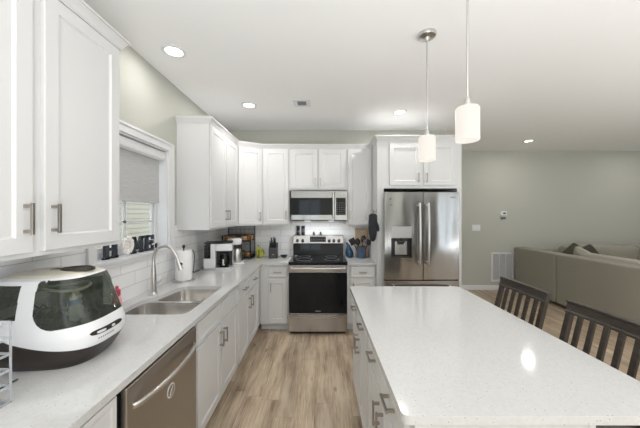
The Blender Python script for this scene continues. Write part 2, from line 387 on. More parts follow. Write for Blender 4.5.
s.bm.verts.ensure_lookup_table(); s.build('window_sill', M['trim'], w1, bevel=.002)
MB().box(XL - .15, XL, WY0, WY0 + .012, WZ0, WZ1).box(XL - .15, XL, WY1 - .012, WY1, WZ0, WZ1).box(XL - .15, XL, WY0 + .012, WY1 - .012, WZ1 - .012, WZ1).build('window_jamb', M['trim'], w1, smooth=False)
a, b, zt = WY0 + .012, WY1 - .012, WZ1 - .012
s = MB()
for (y0, y1, z0, z1) in ((a, a + .04, WZ0, zt), (b - .04, b, WZ0, zt), (a, b, WZ0, WZ0 + .045), (a, b, zt - .04, zt)): s.box(XL - .135, XL - .095, y0, y1, z0, z1)
s.build('window_frame', M['trim'], w1, bevel=.002)
for nm, z0, z1, dx in (('lower_sash', WZ0 + .045, 1.715, 0), ('upper_sash', 1.70, zt - .04, -.02)):
    s = MB(); xa, xb = XL - .125 + dx, XL - .105 + dx
    y0, y1 = a + .04, b - .04
    for q in ((y0, y0 + .03, z0, z1), (y1 - .03, y1, z0, z1), (y0, y1, z0, z0 + .03), (y0, y1, z1 - .035, z1)): s.box(xa, xb, *q)
    sa = s.build(nm, M['trim'], w1, bevel=.0015)
    MB().box(xa + .004, xb - .004, (y0 + y1) / 2 - .015, (y0 + y1) / 2 + .015, z0 + .03, z1 - .035).box(xa + .004, xb - .004, y0 + .03, y1 - .03, (z0 + z1) / 2 - .009, (z0 + z1) / 2 + .009).build('muntin', M['trim'], sa, smooth=False)
    MB().box(xa + .008, xa + .012, y0 + .01, y1 - .01, z0 + .01, z1 - .01).build('pane', M['glass'], sa, smooth=False)
# roller shade
rs = empty('roller_shade', (XL - .045, (a + b) / 2, 2.15), 0, 'light grey woven roller shade half lowered in the window over the sink', 'window shade')
hw = (b - a) / 2
s = MB(); prof = [(-.038, .0), (-.038, -.07), (.005, -.085), (.03, -.07), (.04, -.035), (.03, .0)]
s.prism_axis([(x, z) for x, z in prof], -hw + .004, hw - .004, 1); s.build('cassette', M['trim'], rs, bevel=.004)
MB().box(-.012, -.010, -hw + .03, hw - .045, -.466, -.05).build('shade_fabric', M['shade'], rs, smooth=False)
MB().box(-.018, -.004, -hw + .03, hw - .045, -.485, -.462).build('hem_bar', M['shade'], rs, bevel=.003)
# neighbouring house outside
nh = empty('neighbor_house', (-4.4, 3, -.5), 0, 'beige lap-sided house seen outside through the window over the sink', 'house')
s = MB()
for i in range(38):
    z = i * .115; s.prism_axis([(0, z), (.022, z), (.006, z + .118), (0, z + .118)], -5, 7, 1)
s.build('siding', M['siding'], nh, smooth=False)
MB().box(-4, 0, -4.9, 6.9, 0, 4.35).build('wall_core', M['siding'], nh, smooth=False)
MB().box(-4.2, .25, -5.2, 7.2, 4.37, 4.5).build('roof', M['trim'], nh, smooth=False)
struct(MB().box(-9, XL - .26, -4, 10, -.6, -.5).build('ground_outside', mat('lawn', (0.12, 0.16, 0.06), 0.9), smooth=False))

# ------------------------------------------------------------------ cabinet parts (local: x along the front, -y to the room)
def pull(parent, cx, cz, y, length=.12, vertical=True, label=None):
    s = MB(); h = length / 2; b = .0055
    if vertical:
        s.box(cx - b, cx + b, y - .036, y - .026, cz - h, cz + h)
        for z in (cz - h + .012, cz + h - .012): s.box(cx - b, cx + b, y - .028, y + .001, z - .0065, z + .0065)
    else:
        s.box(cx - h, cx + h, y - .036, y - .026, cz - b, cz + b)
        for x in (cx - h + .012, cx + h - .012): s.box(x - .0065, x + .0065, y - .028, y + .001, cz - b, cz + b)
    return tag(s.build('handle', M['nickel'], parent, bevel=.0015), 'brushed nickel bar pull')
def shaker(parent, name, x0, x1, z0, z1, rail=.058, t=.02, rec=.008):
    s = MB(); bm = s.bm; e = .0015
    def ring(i, y): return [bm.verts.new((x, y, z)) for x, z in ((x0 + i, z0 + i), (x1 - i, z0 + i), (x1 - i, z1 - i), (x0 + i, z1 - i))]
    rr = [ring(0, 0), ring(0, -t + e), ring(e, -t), ring(rail, -t), ring(rail + .003, -t + rec * .55), ring(rail + .009, -t + rec)]
    for a_, b_ in zip(rr, rr[1:]):
        for i in range(4): bm.faces.new((a_[i], a_[(i + 1) % 4], b_[(i + 1) % 4], b_[i]))
    bm.faces.new(rr[0][::-1]); bm.faces.new(rr[-1])
    return s.build(name, M['cab'], parent, smooth=False)
def flat_front(parent, name, x0, x1, z0, z1, t=.02):
    return shaker(parent, name, x0, x1, z0, z1, rail=.012, rec=.002) if False else MB().box(x0, x1, -t, 0, z0, z1).build(name, M['cab'], parent, bevel=.003)
def front_drawer(root, x0, x1, z0, z1, handle=True, name='drawer'):
    d = shaker(root, name, x0, x1, z0, z1, rail=.022, rec=.004)
    if handle: pull(d, (x0 + x1) / 2, (z0 + z1) / 2, -.02, .11, False)
    return d
def front_door(root, x0, x1, z0, z1, hx=None, hz=None):
    d = shaker(root, 'door', x0, x1, z0, z1)
    if hx is not None: pull(d, hx, hz, -.02, .12, True)
    return d
RV = .02
def base_cabinet(loc, rz, w, label, doors, drawers, depth=.60, hollow=False, back_y=None, name='base_cabinet', group=None):
    """doors: list of (x0,x1,'l'/'r'/None handle side); drawers: list of (x0,x1,handle)"""
    root = empty(name, loc, rz, label, 'cabinet', group); D = back_y or depth
    s = MB()
    if hollow:
        s.box(0, .018, 0, D, .10, .882).box(w - .018, w, 0, D, .10, .882).box(.018, w - .018, D - .012, D, .10, .882).box(.018, w - .018, 0, D - .012, .10, .118).box(.018, w - .018, 0, .019, .118, .882)
    else: s.box(0, w, 0, D, .10, .882)
    s.build('carcass', M['cab'], root, smooth=False)
    MB().box(0, w, .075, D - .02, 0, .10).build('toe_kick', M['kick'], root, smooth=False)
    for x0, x1, hd in drawers: front_drawer(root, x0, x1, .725, .868, hd, 'drawer' if hd else 'false_front')
    top = .700 if drawers else .868
    for x0, x1, sd in doors:
        hx = None if sd is None else (x0 + .032 if sd == 'l' else x1 - .032)
        front_door(root, x0, x1, .115, top, hx, top - .105)
    return root
def wall_cabinet(loc, rz, w, label, doors, depth=.33, z0=1.40, z1=2.50, dz0=None, dz1=None, name='wall_cabinet', hl=.13):
    root = empty(name, loc, rz, label, 'cabinet')
    MB().box(0, w, 0, depth, z0 - loc[2], z1 - loc[2]).build('carcass', M['cab'], root, smooth=False)
    for x0, x1, sd in doors:
        a0 = (dz0 if dz0 else z0 + .02) - loc[2]; a1 = (dz1 if dz1 else 2.475) - loc[2]
        hx = None if sd is None else (x0 + .03 if sd == 'l' else x1 - .03)
        front_door(root, x0, x1, a0, a1, hx, a0 + hl)
    return root

FX = -.80      # base cabinet face, left run
LR = R(90)
# left run: origin at low-Y corner of each face; local x -> +Y
base_cabinet((FX, .16, 0), LR, .905, 'white base cabinet at the very front of the left run, beside the dishwasher', [(.02, .445, 'r'), (.46, .885, 'l')], [(.02, .445, True), (.46, .885, True)], depth=.655)
base_cabinet((FX, 1.72, 0), LR, .88, 'white double-door base cabinet with two false fronts below the sink', [(.02, .432, 'r'), (.448, .86, 'l')], [(.02, .432, False), (.448, .86, False)], depth=.655, hollow=True)
base_cabinet((FX, 2.60, 0), LR, .415, 'narrow white base cabinet just past the sink cabinet, nearer of the two with a drawer', [(.02, .40, 'r')], [(.02, .40, True)], depth=.655)
base_cabinet((FX, 3.015, 0), LR, .605, 'narrow white base cabinet at the inner corner end of the left run', [(.015, .42, 'l')], [(.015, .42, True)], depth=.655)
BF = 3.62
base_cabinet((-.795, BF, 0), 0, .378, 'white base cabinet on the back wall directly left of the range', [(.115, .358, 'l')], [(.115, .358, True)], depth=.575)
base_cabinet((.362, BF, 0), 0, .378, 'white base cabinet between the range and the refrigerator panel', [(.045, .36, 'l')], [(.045, .36, True)], depth=.575)

# near upper cabinets (over the bottle washer) and far ones
UX = -1.13
wall_cabinet((UX, .62, 1.40), LR, .455, 'white upper cabinet cut off by the left picture edge', [(.023, .432, 'r')])
wall_cabinet((UX, 1.075, 1.40), LR, .455, 'white upper cabinet just left of the window, above the bottle washer', [(.023, .432, 'l')])
wall_cabinet((UX, 2.77, 1.40), LR, .46, 'white upper cabinet with exposed end panel just right of the window', [(.023, .452, 'r')])
wall_cabinet((UX, 3.23, 1.40), LR, .46, 'white left-wall upper cabinet between the end cabinet and the angled corner one', [(.008, .437, 'l')])
# angled corner cabinet
c0, c1 = Vector((UX, 3.69)), Vector((-.815, 3.87)); ang = math.atan2(c1.y - c0.y, c1.x - c0.x); ln = (c1 - c0).length
ac = empty('corner_wall_cabinet', (c0.x, c0.y, 1.40), ang, 'white angled upper cabinet across the inner corner above the wire fruit stand', 'cabinet')
inv = Matrix.Rotation(-ang, 2)
poly = [tuple(inv @ (Vector(p) - c0)) for p in ((c0.x, c0.y), (c1.x, c1.y), (c1.x, YB), (XL, YB), (XL, c0.y))]
MB().prism(poly, 0, 1.10).build('carcass', M['cab'], ac, smooth=False)
front_door(ac, .022, ln - .022, .02, 1.075, ln - .05, .13)
wall_cabinet((-.815, 3.87, 1.40), 0, .381, 'white single-door upper cabinet directly left of the microwave', [(.015, .366, 'r')])
wall_cabinet((-.434, 3.87, 1.90), 0, .811, 'short white two-door upper cabinet above the microwave', [(.02, .398, 'r'), (.413, .791, 'l')], z0=1.90, dz0=1.922, hl=.09)
wall_cabinet((.377, 3.87, 1.40), 0, .365, 'white upper cabinet right of the microwave, partly shaded by the refrigerator surround', [(.02, .345, 'l')])
# refrigerator surround
FY = 3.52
fs = empty('refrigerator_surround', (.742, FY, 0), 0, 'tall white cabinet surround with two doors over the refrigerator', 'cabinet')
MB().box(0, .082, 0, YB - FY - .002, 0, 1.895).build('side_panel', M['cab'], fs, smooth=False)
MB().box(1.031, 1.09, 0, YB - FY - .002, 0, 1.895).build('side_panel', M['cab'], fs, smooth=False)
MB().box(0, 1.09, 0, YB - FY - .002, 1.895, 2.525).build('carcass', M['cab'], fs, smooth=False)
d = front_door(fs, .155, .553, 1.935, 2.475, .523, 2.03); d = front_door(fs, .60, 1.005, 1.935, 2.475, .63, 2.03)
# crown mouldings
cp = [(0, 2.490), (.008, 2.490), (.008, 2.497), (.012, 2.500), (.015, 2.508), (.023, 2.524), (.032, 2.533), (.032, 2.538), (.038, 2.541), (.038, 2.552), (0, 2.552)]
tag(MB().sweep([(UX, .62), (UX, 1.53), (XL, 1.53)], cp).build('crown_molding', M['cab']), 'white crown molding on the near left upper cabinets', 'molding')
tag(MB().sweep([(XL, 2.77), (UX, 2.77), (UX, 3.69), (-.815, 3.87), (.740, 3.87)], cp).build('crown_molding', M['cab']), 'white crown molding along the far upper cabinets from the window to the refrigerator surround', 'molding')

tag(MB().sweep([(.742, YB - .004), (.742, FY), (1.832, FY), (1.832, YB - .004)], [(o_ , z_ + .024) for o_, z_ in cp]).build('crown_molding', M['cab']), 'white crown molding around the top of the refrigerator surround', 'molding')

# backsplash
s = MB(); X1 = XL + .008
s.box(XL, X1, .16, WY0 - .076, .914, 1.40).box(XL, X1, WY0 - .076, WY1 + .076, .914, WZ0 - .023).box(XL, X1, WY1 + .076, YB, .914, 1.40).box(XL, X1, WY1 + .076, 2.768, 1.40, 1.45)
tag(s.build('tile_backsplash', M['tile_l'], smooth=False), 'white subway tile backsplash under the sink window', 'backsplash')
tag(MB().box(X1, .742, YB - .008, YB, .914, 1.40).box(-.434, .377, YB - .008, YB, 1.40, 1.47).build('tile_backsplash', M['tile_b'], smooth=False), 'white subway tile backsplash behind the range and knife block', 'backsplash')

# ------------------------------------------------------------------ countertops
CFX, CFY = -.77, 3.59
sink_hole = rounded([(-.872, 1.765), (-.872, 2.455), (-1.235, 2.455), (-1.28, 2.18), (-1.345, 2.04), (-1.345, 1.80), (-1.26, 1.765)], [.07, .05, .09, .06, .06, .06, .04])
L_out = [(XL + .008, .16), (CFX, .16), (CFX, CFY), (-.416, CFY), (-.416, YB - .008), (XL + .008, YB - .008)]
tag(slab('countertop', [L_out, sink_hole], .884, .914, M['quartz']), 'white quartz L-shaped countertop with the sink cutout', 'countertop')
tag(slab('countertop', [[(.358, CFY), (.742, CFY), (.742, YB - .008), (.358, YB - .008)]], .884, .914, M['quartz']), 'short white quartz countertop between the range and the refrigerator', 'countertop')
# sink
sk = empty('kitchen_sink', (0, 0, .884), 0, 'undermount stainless steel double-bowl sink below the window', 'sink')
bowlA = rounded([(-.862, 1.755), (-.862, 2.085), (-1.325, 2.095), (-1.355, 2.03), (-1.355, 1.79), (-1.27, 1.755)], [.09, .05, .05, .03, .05, .04])
bowlB = rounded([(-.862, 2.13), (-.862, 2.47), (-1.25, 2.47), (-1.29, 2.13)], [.05, .07, .09, .05])
slab('rim', [[(-.84, 1.73), (-.84, 2.50), (-1.38, 2.50), (-1.38, 1.73)], bowlA, bowlB], -.006, -.0005, M['sinksteel'], sk, bevel=0)
def bowl(ol, depth, nm):
    c = Vector((sum(p[0] for p in ol) / len(ol), sum(p[1] for p in ol) / len(ol)))
    def sc(k, z): return [(c.x + (p[0] - c.x) * k, c.y + (p[1] - c.y) * k, z) for p in ol]
    s = MB(); s.rings([sc(1.0, -.004), sc(.985, -.03), sc(.965, -depth + .05), sc(.93, -depth + .015), sc(.84, -depth), sc(.10, -depth - .006)], cap0=False)
    o = s.build(nm, M['sinksteel'], sk)
    MB().lathe([(.043, -depth - .003), (.043, -depth + .003), (.03, -depth + .002), (.012, -depth - .001)], (c.x, c.y, 0)).build('drain', M['nickel_light'], o)
bowl(bowlA, .20, 'bowl'); bowl(bowlB, .16, 'bowl')
# faucet
fa = empty('faucet', (-1.35, 2.205, .914), 0, 'brushed nickel gooseneck pull-down faucet behind the sink', 'faucet')
MB().lathe([(.031, 0), (.031, .006), (.026, .012), (.024, .03), (.0225, .12), (.018, .20), (.0155, .23)]).build('body', M['nickel_light'], fa)
pts = catmull([(0, 0, .22), (.002, 0, .30), (.03, 0, .365), (.085, 0, .392), (.14, 0, .375), (.18, 0, .32), (.20, 0, .27)], 6)
MB().tube(pts, .0125, 14).build('spout', M['nickel_light'], fa)
MB().cyl((.197, 0, .275), (.222, 0, .20), .015, .0185).build('spray_head', M['nickel_light'], fa)
MB().cyl((.216, 0, .255), (.233, 0, .243), .008, .008, n=10).build('spray_button', M['black'], fa)
MB().cyl((0, .015, .075), (0, .045, .078), .013).tube([(0, .04, .078), (.012, .075, .09), (.02, .12, .115)], .0085).build('lever', M['nickel_light'], fa)

# ------------------------------------------------------------------ dishwasher
dw = empty('dishwasher', (-.80, 1.073, 0), LR, 'bronze-tinted stainless dishwasher under the left counter', 'dishwasher')
MB().box(.012, .628, .0, .58, .10, .875).build('tub', M['black'], dw, smooth=False)
MB().box(.012, .628, .05, .10, .0, .10).build('kick_plate', M['black'], dw, smooth=False)
MB().box(.014, .626, -.028, .0, .115, .868).build('door', M['dwsteel'], dw, bevel=.006, seg=3)
s = MB(); rr = []
for i in range(33):
    u_ = i / 16 - 1; x = .32 + .275 * u_; y = -.026 - .048 * (1 - u_ * u_) ** .6; z = .775
    rr.append([(x, y - .008, z - .011), (x, y - .010, z + .004), (x, y - .003, z + .012), (x, y + .007, z + .010), (x, y + .007, z - .010)])
s.rings(rr)
s.build('handle', M['nickel_light'], dw, bevel=.002)
bd = MB(); 
c = (.335, -.0285, .655)
bd.rings([[(c[0] + .035 * math.cos(t), -.0283, c[2] + .035 * math.sin(t)) for t in [2 * math.pi * i / 32 for i in range(32)]], [(c[0] + .035 * math.cos(t), -.0300, c[2] + .035 * math.sin(t)) for t in [2 * math.pi * i / 32 for i in range(32)]]])
bo = bd.build('badge', M['whitemark'], dw); bo['label'] = 'round white clean or dirty magnet'
MB().rings([[(c[0] + .029 * math.cos(t), y, c[2] + .029 * math.sin(t)) for t in [2 * math.pi * i / 32 for i in range(32)]] for y in (-.0302, -.0306)]).build('badge_face', M['dwsteel'], bo)
mt = Matrix.Translation((c[0], 0, c[2])) @ Matrix.Rotation(R(35), 4, 'Y')
MB().box(-.004, .004, -.0314, -.0308, -.024, .024, mt).build('badge_mark', M['whitemark'], bo, smooth=False)

# ------------------------------------------------------------------ range
rg = empty('range', (-.026, 4.18, 0), 0, 'stainless electric range with black glass door and cooktop', 'range')
hw = .381; yf = 3.50 - 4.18
MB().box(-hw, hw, yf + .045, -.03, .03, .905).build('body', M['steel'], rg, bevel=.002)
MB().box(-hw - .001, hw + .001, yf + .005, -.06, .905, .945).build('cooktop', M['blackglass'], rg, bevel=.006)
for x, y, r in ((-.19, -.22, .08), (.19, -.22, .08), (-.19, -.48, .11), (.19, -.48, .10)):
    MB().lathe([(r, .0), (r, .0006), (r - .006, .0006), (r - .006, 0)], (x, y, .9452), n=40, cap=False).build('burner_ring', M['greymark'], rg)
MB().prism_axis([(-.085, .946), (-.07, 1.12), (-.01, 1.12), (-.01, .946)], -hw + .004, hw - .004, 0).build('backguard_glass', M['blackglass'], rg, bevel=.002)
MB().prism_axis([(-.085, 1.12), (-.05, 1.235), (-.035, 1.245), (-.008, 1.245), (-.008, 1.12)], -hw + .004, hw - .004, 0).build('control_panel', M['steel'], rg, bevel=.003)
tl = math.atan2(.035, .115)
def onpanel(x, z, dy=0):  # point on the sloping control panel face
    return (x, -.085 + (z - 1.12) * .035 / .115 - dy, z)
MBx = Matrix.Translation(onpanel(0, 1.18)) @ Matrix.Rotation(-tl, 4, 'X')
dp = MB().box(-.125, .115, -.004, .0, -.042, .042, MBx).build('display', M['blackglass'], rg, smooth=False)
s = MB()
for i in range(9):
    for j in range(3):
        s.box(-.11 + i * .025, -.096 + i * .025, -.0045, -.004, -.03 + j * .024, -.026 + j * .024, MBx)
s.build('display_marks', M['greymark'], dp, smooth=False)
for x in (-.315, -.235, .165, .235, .31):
    p = onpanel(x, 1.165); q = onpanel(x, 1.165 - .009, .028)
    k = MB().cyl(p, q, .024, .020, 24); k.build('knob', M['steel'], rg, bevel=.002)
# oven door, window, handle, drawer
MB().box(-hw + .002, hw - .002, yf + .01, yf + .045, .815, .900).build('door_header', M['steel'], rg, bevel=.004)
od = MB().box(-hw + .002, hw - .002, yf + .012, yf + .045, .275, .813).build('oven_door', M['steel'], rg, bevel=.004)
MB().box(-hw + .006, hw - .006, yf + .006, yf + .011, .282, .808).build('door_glass', M['blackglass'], od, bevel=.002)
s = MB(); s.tube([(-.35 + .7 * i / 20, yf - .028 - .016 * (1 - ((i - 10) / 10) ** 2), .868) for i in range(21)], .013, 12)
for x in (-.34, .34): s.cyl((x, yf + .012, .868), (x, yf - .03, .868), .012)
s.build('door_handle', M['nickel_light'], od)
dr = MB().box(-hw + .002, hw - .002, yf + .014, yf + .045, .042, .262).build('storage_drawer', M['steel'], rg, bevel=.004)
s = MB(); rr = []
for i in range(25):
    x = -.36 + .72 * i / 24; zc = .262 - .030 * (1 - ((i - 12) / 12) ** 2)
    rr.append([(x, yf + .016, zc - .018), (x, yf - .004, zc - .012), (x, yf - .006, zc), (x, yf + .016, zc + .008)])
s.rings(rr).build('drawer_handle', M['nickel_light'], dr)
MB().box(-hw + .02, hw - .02, yf + .06, -.05, 0, .03).build('plinth', M['black'], rg, smooth=False)
MB().box(-.035, .035, yf + .0052, yf + .0061, .305, .318).build('logo', M['greymark'], od, smooth=False)

# ------------------------------------------------------------------ microwave
mw = empty('microwave', (-.012, 3.80, 1.474), 0, 'stainless over-the-range microwave with dark glass door', 'microwave')
MB().box(-.396, .396, .03, .38, 0, .412).build('body', M['fridgesteel'], mw, bevel=.003)
MB().box(-.392, .392, .05, .36, -.010, 0).build('underside', M['black'], mw, smooth=False)
dd = MB().box(-.396, .212, -.004, .03, .004, .41).build('door', M['fridgesteel'], mw, bevel=.004)
MB().box(-.396, .186, -.008, -.004, .075, .315).build('door_glass', M['blackglass'], dd, bevel=.001)
s = MB(); s.tube([(.198, -.035 - .012 * (1 - ((i - 8) / 8) ** 2), .03 + .35 * i / 16) for i in range(17)], .0125, 12)
s.cyl((.198, -.005, .045), (.198, -.038, .045), .010).cyl((.198, -.005, .365), (.198, -.038, .365), .010)
s.build('handle', M['nickel_light'], dd)
cpn = MB().box(.216, .396, -.004, .03, .004, .41).build('control_panel', M['fridgesteel'], mw, bevel=.004)
MB().box(.236, .370, -.008, -.004, .075, .315).build('keypad', M['blackglass'], cpn, bevel=.001)
s = MB()
for i in range(4):
    for j in range(6): s.box(.25 + i * .03, .262 + i * .03, -.0088, -.008, .09 + j * .03, .096 + j * .03)
s.build('key_marks', M['greymark'], cpn, smooth=False)

for x in (-.17, .17):
    MB().box(x - .04, x + .04, .10, .16, -.013, -.010).build('cooktop_lamp', M['lens'], mw, smooth=False)
    d = bpy.data.lights.new('cooktop_light', 'AREA'); d.shape = 'RECTANGLE'; d.size = .08; d.size_y = .06; d.energy = 1.1; d.color = (.93, .97, 1)
    lo = bpy.data.objects.new('cooktop_light', d); lo.location = (-.012 + x, 3.93, 1.455); COL.objects.link(lo)

# ------------------------------------------------------------------ refrigerator
fr = empty('refrigerator', (1.275, 3.40, 0), 0, 'stainless french-door refrigerator with water dispenser', 'refrigerator')
MB().box(-.445, .49, .13, .76, .02, 1.80).build('body', M['blackmatte'], fr, smooth=False)
MB().box(-.445, .49, .06, .13, .02, 1.81).build('gasket', M['gap'], fr, smooth=False)
hy = .004
def fdoor(x0, x1, z0, z1, nm, hole=None):
    s = MB()
    if hole is None: s.box(x0, x1, 0, .06, z0, z1)
    else:
        a0, a1, b0, b1 = hole
        s.box(x0, a0, 0, .06, z0, z1).box(a1, x1, 0, .06, z0, z1).box(a0, a1, 0, .06, z0, b0).box(a0, a1, 0, .06, b1, z1)
    return s.build(nm, M['fridgesteel'], fr, bevel=.003 if hole is None else 0)
HX0, HX1, HZ0, HZ1 = -.385, -.125, 1.02, 1.41
ld = fdoor(-.465, .010, .742, 1.838, 'door', (HX0, HX1, HZ0, HZ1))
rd = fdoor(.018, .468, .742, 1.838, 'door')
fz = fdoor(-.465, .468, .06, .728, 'freezer_drawer')
for xx, dr_, sg in ((-.045, ld, -1), (.062, rd, 1)):
    s = MB(); s.tube([(xx, -.05 - .018 * (1 - ((i - 10) / 10) ** 2), .94 + .76 * i / 20) for i in range(21)], .0145, 12)
    s.cyl((xx, 0, .965), (xx, -.052, .965), .012).cyl((xx, 0, 1.675), (xx, -.052, 1.675), .012)
    s.build('handle', M['nickel_light'], dr_)
s = MB(); s.tube([(-.38 + .76 * i / 20, -.05 - .015 * (1 - ((i - 10) / 10) ** 2), .66) for i in range(21)], .0145, 12)
s.cyl((-.35, 0, .66), (-.35, -.052, .66), .012).cyl((.35, 0, .66), (.35, -.052, .66), .012); s.build('handle', M['nickel_light'], fz)
ds = MB().box(HX0, HX1, .045, .058, HZ0, 1.26).box(HX0, HX0 + .012, .0, .045, HZ0, 1.26).box(HX1 - .012, HX1, 0, .045, HZ0, 1.26).box(HX0 + .012, HX1 - .012, 0, .045, HZ0, HZ0 + .012).build('dispenser', M['black'], ld, smooth=False)
MB().box(HX0 + .002, HX1 - .002, -.003, .03, 1.262, HZ1 - .002).build('dispenser_panel', mat('grey_panel', (0.42, 0.42, 0.42), .3, .3), ds, bevel=.002)
MB().box(HX0 + .055, HX1 - .055, .03, .044, 1.05, 1.22).build('dispenser_back', M['steel'], ds, smooth=False)
MB().box(-.315, -.275, .0, .04, 1.21, 1.26).box(-.245, -.205, .0, .04, 1.21, 1.26).box(-.30, -.22, .018, .028, 1.18, 1.215).build('paddle', M['black'], ds, bevel=.003)
s = MB(); s.box(-.405, -.378, -.0008, 0, 1.745, 1.760); s.box(-.41, -.385, -.0008, 0, 1.675, 1.695)
s.build('sticker', M['greymark'], ld, smooth=False)
MB().box(.355, .42, -.0008, 0, 1.768, 1.780).build('logo', M['greymark'], rd, smooth=False)
for x in (-.40, .43):
    for y in (.17, .70): MB().cyl((x, y, 0), (x, y, .02), .02).build('foot', M['black'], fr)

# ------------------------------------------------------------------ island
IX0, IX1, IY0, IY1 = .268, 1.250, .880, 2.450
BX0, BX1, BY0, BY1 = .290, .908, .915, 2.415
tag(slab('countertop', [rounded([(IX0, IY0), (IX1, IY0), (IX1, IY1), (IX0, IY1)], [.03, .03, .05, .02])], .884, .914, M['quartz'], bevel=.004), 'large white speckled quartz countertop of the island', 'countertop')
wI = (BY1 - BY0) / 2
for i, (yy, lb) in enumerate(((BY1, 'white island base cabinet at the range end, with two drawers over two doors'), (BY0 + wI, 'white island base cabinet at the near end, with two drawers over two doors'))):
    h_ = wI / 2
    base_cabinet((BX0 + .02, yy, 0), R(-90), wI, lb, [(.02, h_ - .006, 'r'), (h_ + .006, wI - .02, 'l')], [(.02, h_ - .006, True), (h_ + .006, wI - .02, True)], depth=BX1 - BX0 - .04)
ip = empty('island_back_panel', (BX1 - .02, BY0, 0), 0, 'white paneling covering the seating side and near end of the island', 'panel')
MB().box(0, .02, -.02, BY1 - BY0, 0, .884).build('seating_side_panel', M['cab'], ip, smooth=False)
o = shaker(ip, 'end_panel', 0, BX1 - BX0 - .022, .0, .884, rail=.07, t=.018); o.location = (-(BX1 - BX0) + .042, 0, 0)

# ------------------------------------------------------------------ ceiling fixtures
rc = empty('recessed_light', (0, 0, H), 0, 'x', 'light')
MB().lathe([(.088, 0), (.088, -.006), (.082, -.010), (.066, -.010), (.062, -.004), (.062, 0)], n=40).build('trim_ring', M['trim'], rc)
MB().lathe([(.061, -.002), (.061, -.006), (.02, -.0065)], n=40).build('lens', M['lens'], rc)
spots = [(-1.154, 2.15, 'round recessed ceiling light nearest the near left cabinets'), (-.84, 3.22, 'round recessed ceiling light above the far left upper cabinets'),
         (1.01, 3.44, 'round recessed ceiling light in front of the refrigerator surround'), (3.68, 4.80, 'round recessed ceiling light over the living area beside the far wall'),
         (-.9, .3, None), (1.0, -1.2, None), (3.7, 1.8, None), (3.7, -.9, None), (6.2, 4.8, None), (6.2, 1.8, None), (-.9, -1.6, None)]
for i, (x, y, lb) in enumerate(spots):
    o = rc if i == 0 else copy_tree(rc)
    o.location = (x, y, H); o['label'] = lb or 'round recessed ceiling light behind or beside the camera'; o['group'] = 'recessed ceiling lights' if lb else 'recessed lights out of view'
    d = bpy.data.lights.new('downlight', 'AREA'); d.shape = 'DISK'; d.size = .12; d.energy = RECESSED_POWER * (.7, 2.0, 2.0, 1.2)[i] if i < 4 else RECESSED_POWER; d.color = (1, .965, .93)
    lo = bpy.data.objects.new('downlight', d); lo.location = (x, y, H - .02); COL.objects.link(lo)
# ceiling air register
av = empty('ceiling_vent', (-.21, 3.16, H), 0, 'small square white air register in the kitchen ceiling', 'vent')
MB().box(-.10, .10, -.10, .10, -.006, 0).build('frame', M['trim'], av, bevel=.002)
s = MB()
for i in range(6): s.box(-.05, .05, -.055 + i * .018, -.045 + i * .018, -.011, -.006)
s.build('slats', M['greymark'], av, smooth=False)
# pendants
pd = empty('pendant_light', (.766, 1.947, 0), 0, 'brushed nickel pendant with white glass cylinder over the far end of the island', 'pendant light', 'island pendants')
MB().lathe([(.064, H), (.064, H - .012), (.058, H - .022), (.02, H - .030), (.010, H - .05)], n=36).build('canopy', M['nickel_light'], pd)
MB().cyl((0, 0, H - .045), (0, 0, 2.17), .0052, n=12).build('rod', M['nickel_light'], pd)
MB().lathe([(.008, 2.175), (.014, 2.165), (.016, 2.14), (.022, 2.135), (.022, 2.116), (.0, 2.116)]).build('socket', M['nickel_light'], pd)
MB().lathe([(.020, 2.121), (.051, 2.121), (.0575, 2.112), (.0575, 1.948), (.0535, 1.946), (.0535, 2.108), (.020, 2.115)], n=40, cap=False).build('glass_shade', M['opal'], pd)
MB().ball((0, 0, 2.04), .028, (1, 1, 1.3)).cyl((0, 0, 2.07), (0, 0, 2.116), .014).build('bulb', M['opal'], pd)
p2 = copy_tree(pd); p2.location = (.766, 1.413, -.012); p2['label'] = 'brushed nickel pendant with white glass cylinder, nearer to the camera over the island'
p2.location.z = 0

# ------------------------------------------------------------------ far wall items
ag = empty('return_air_grille', (3.52, YF, .17), 0, 'white return air grille low on the far wall beside the sofa', 'vent')
s = MB(); s.box(0, .60, -.012, 0, 0, .035).box(0, .60, -.012, 0, .565, .60).box(0, .035, -.012, 0, .035, .565).box(.565, .60, -.012, 0, .035, .565)
for k in (1, 2, 3): s.box(.035 + .1325 * k - .006, .035 + .1325 * k + .006, -.012, -.002, .035, .565)
s.build('frame', M['trim'], ag, bevel=.002)
s = MB()
for i in range(36): s.prism_axis([(-.002, .040 + i * .0147), (-.010, .036 + i * .0147), (-.010, .038 + i * .0147), (-.002, .043 + i * .0147)], .035, .565, 0)
s.build('louvers', M['trim'], ag, smooth=False)
MB().box(.035, .565, -.0015, -.0005, .035, .565).build('backing', M['greymark'], ag, smooth=False)
sw = empty('light_switch', (3.13, YF, 1.215), 0, 'white triple switch plate on the far wall near the refrigerator', 'switch')
MB().box(0, .17, -.006, 0, 0, .125).build('plate', M['trim'], sw, bevel=.003)
for i in range(3): MB().box(.022 + i * .048, .052 + i * .048, -.010, -.006, .03, .095).build('rocker', M['whiteplastic'], sw, bevel=.002)
th = empty('thermostat', (3.70, YF, 1.53), 0, 'white thermostat with dark display on the far wall above the return grille', 'thermostat')
MB().box(0, .13, -.025, 0, 0, .085).build('housing', M['whiteplastic'], th, bevel=.006)
MB().box(.055, .11, -.027, -.025, .03, .06).build('display', M['black'], th, smooth=False)
tag(MB().box(3.715, 3.815, YF - .02, YF, 1.452, 1.492).build('wall_sensor', M['greycloth'], bevel=.003), 'small grey wall sensor just below the thermostat', 'sensor')

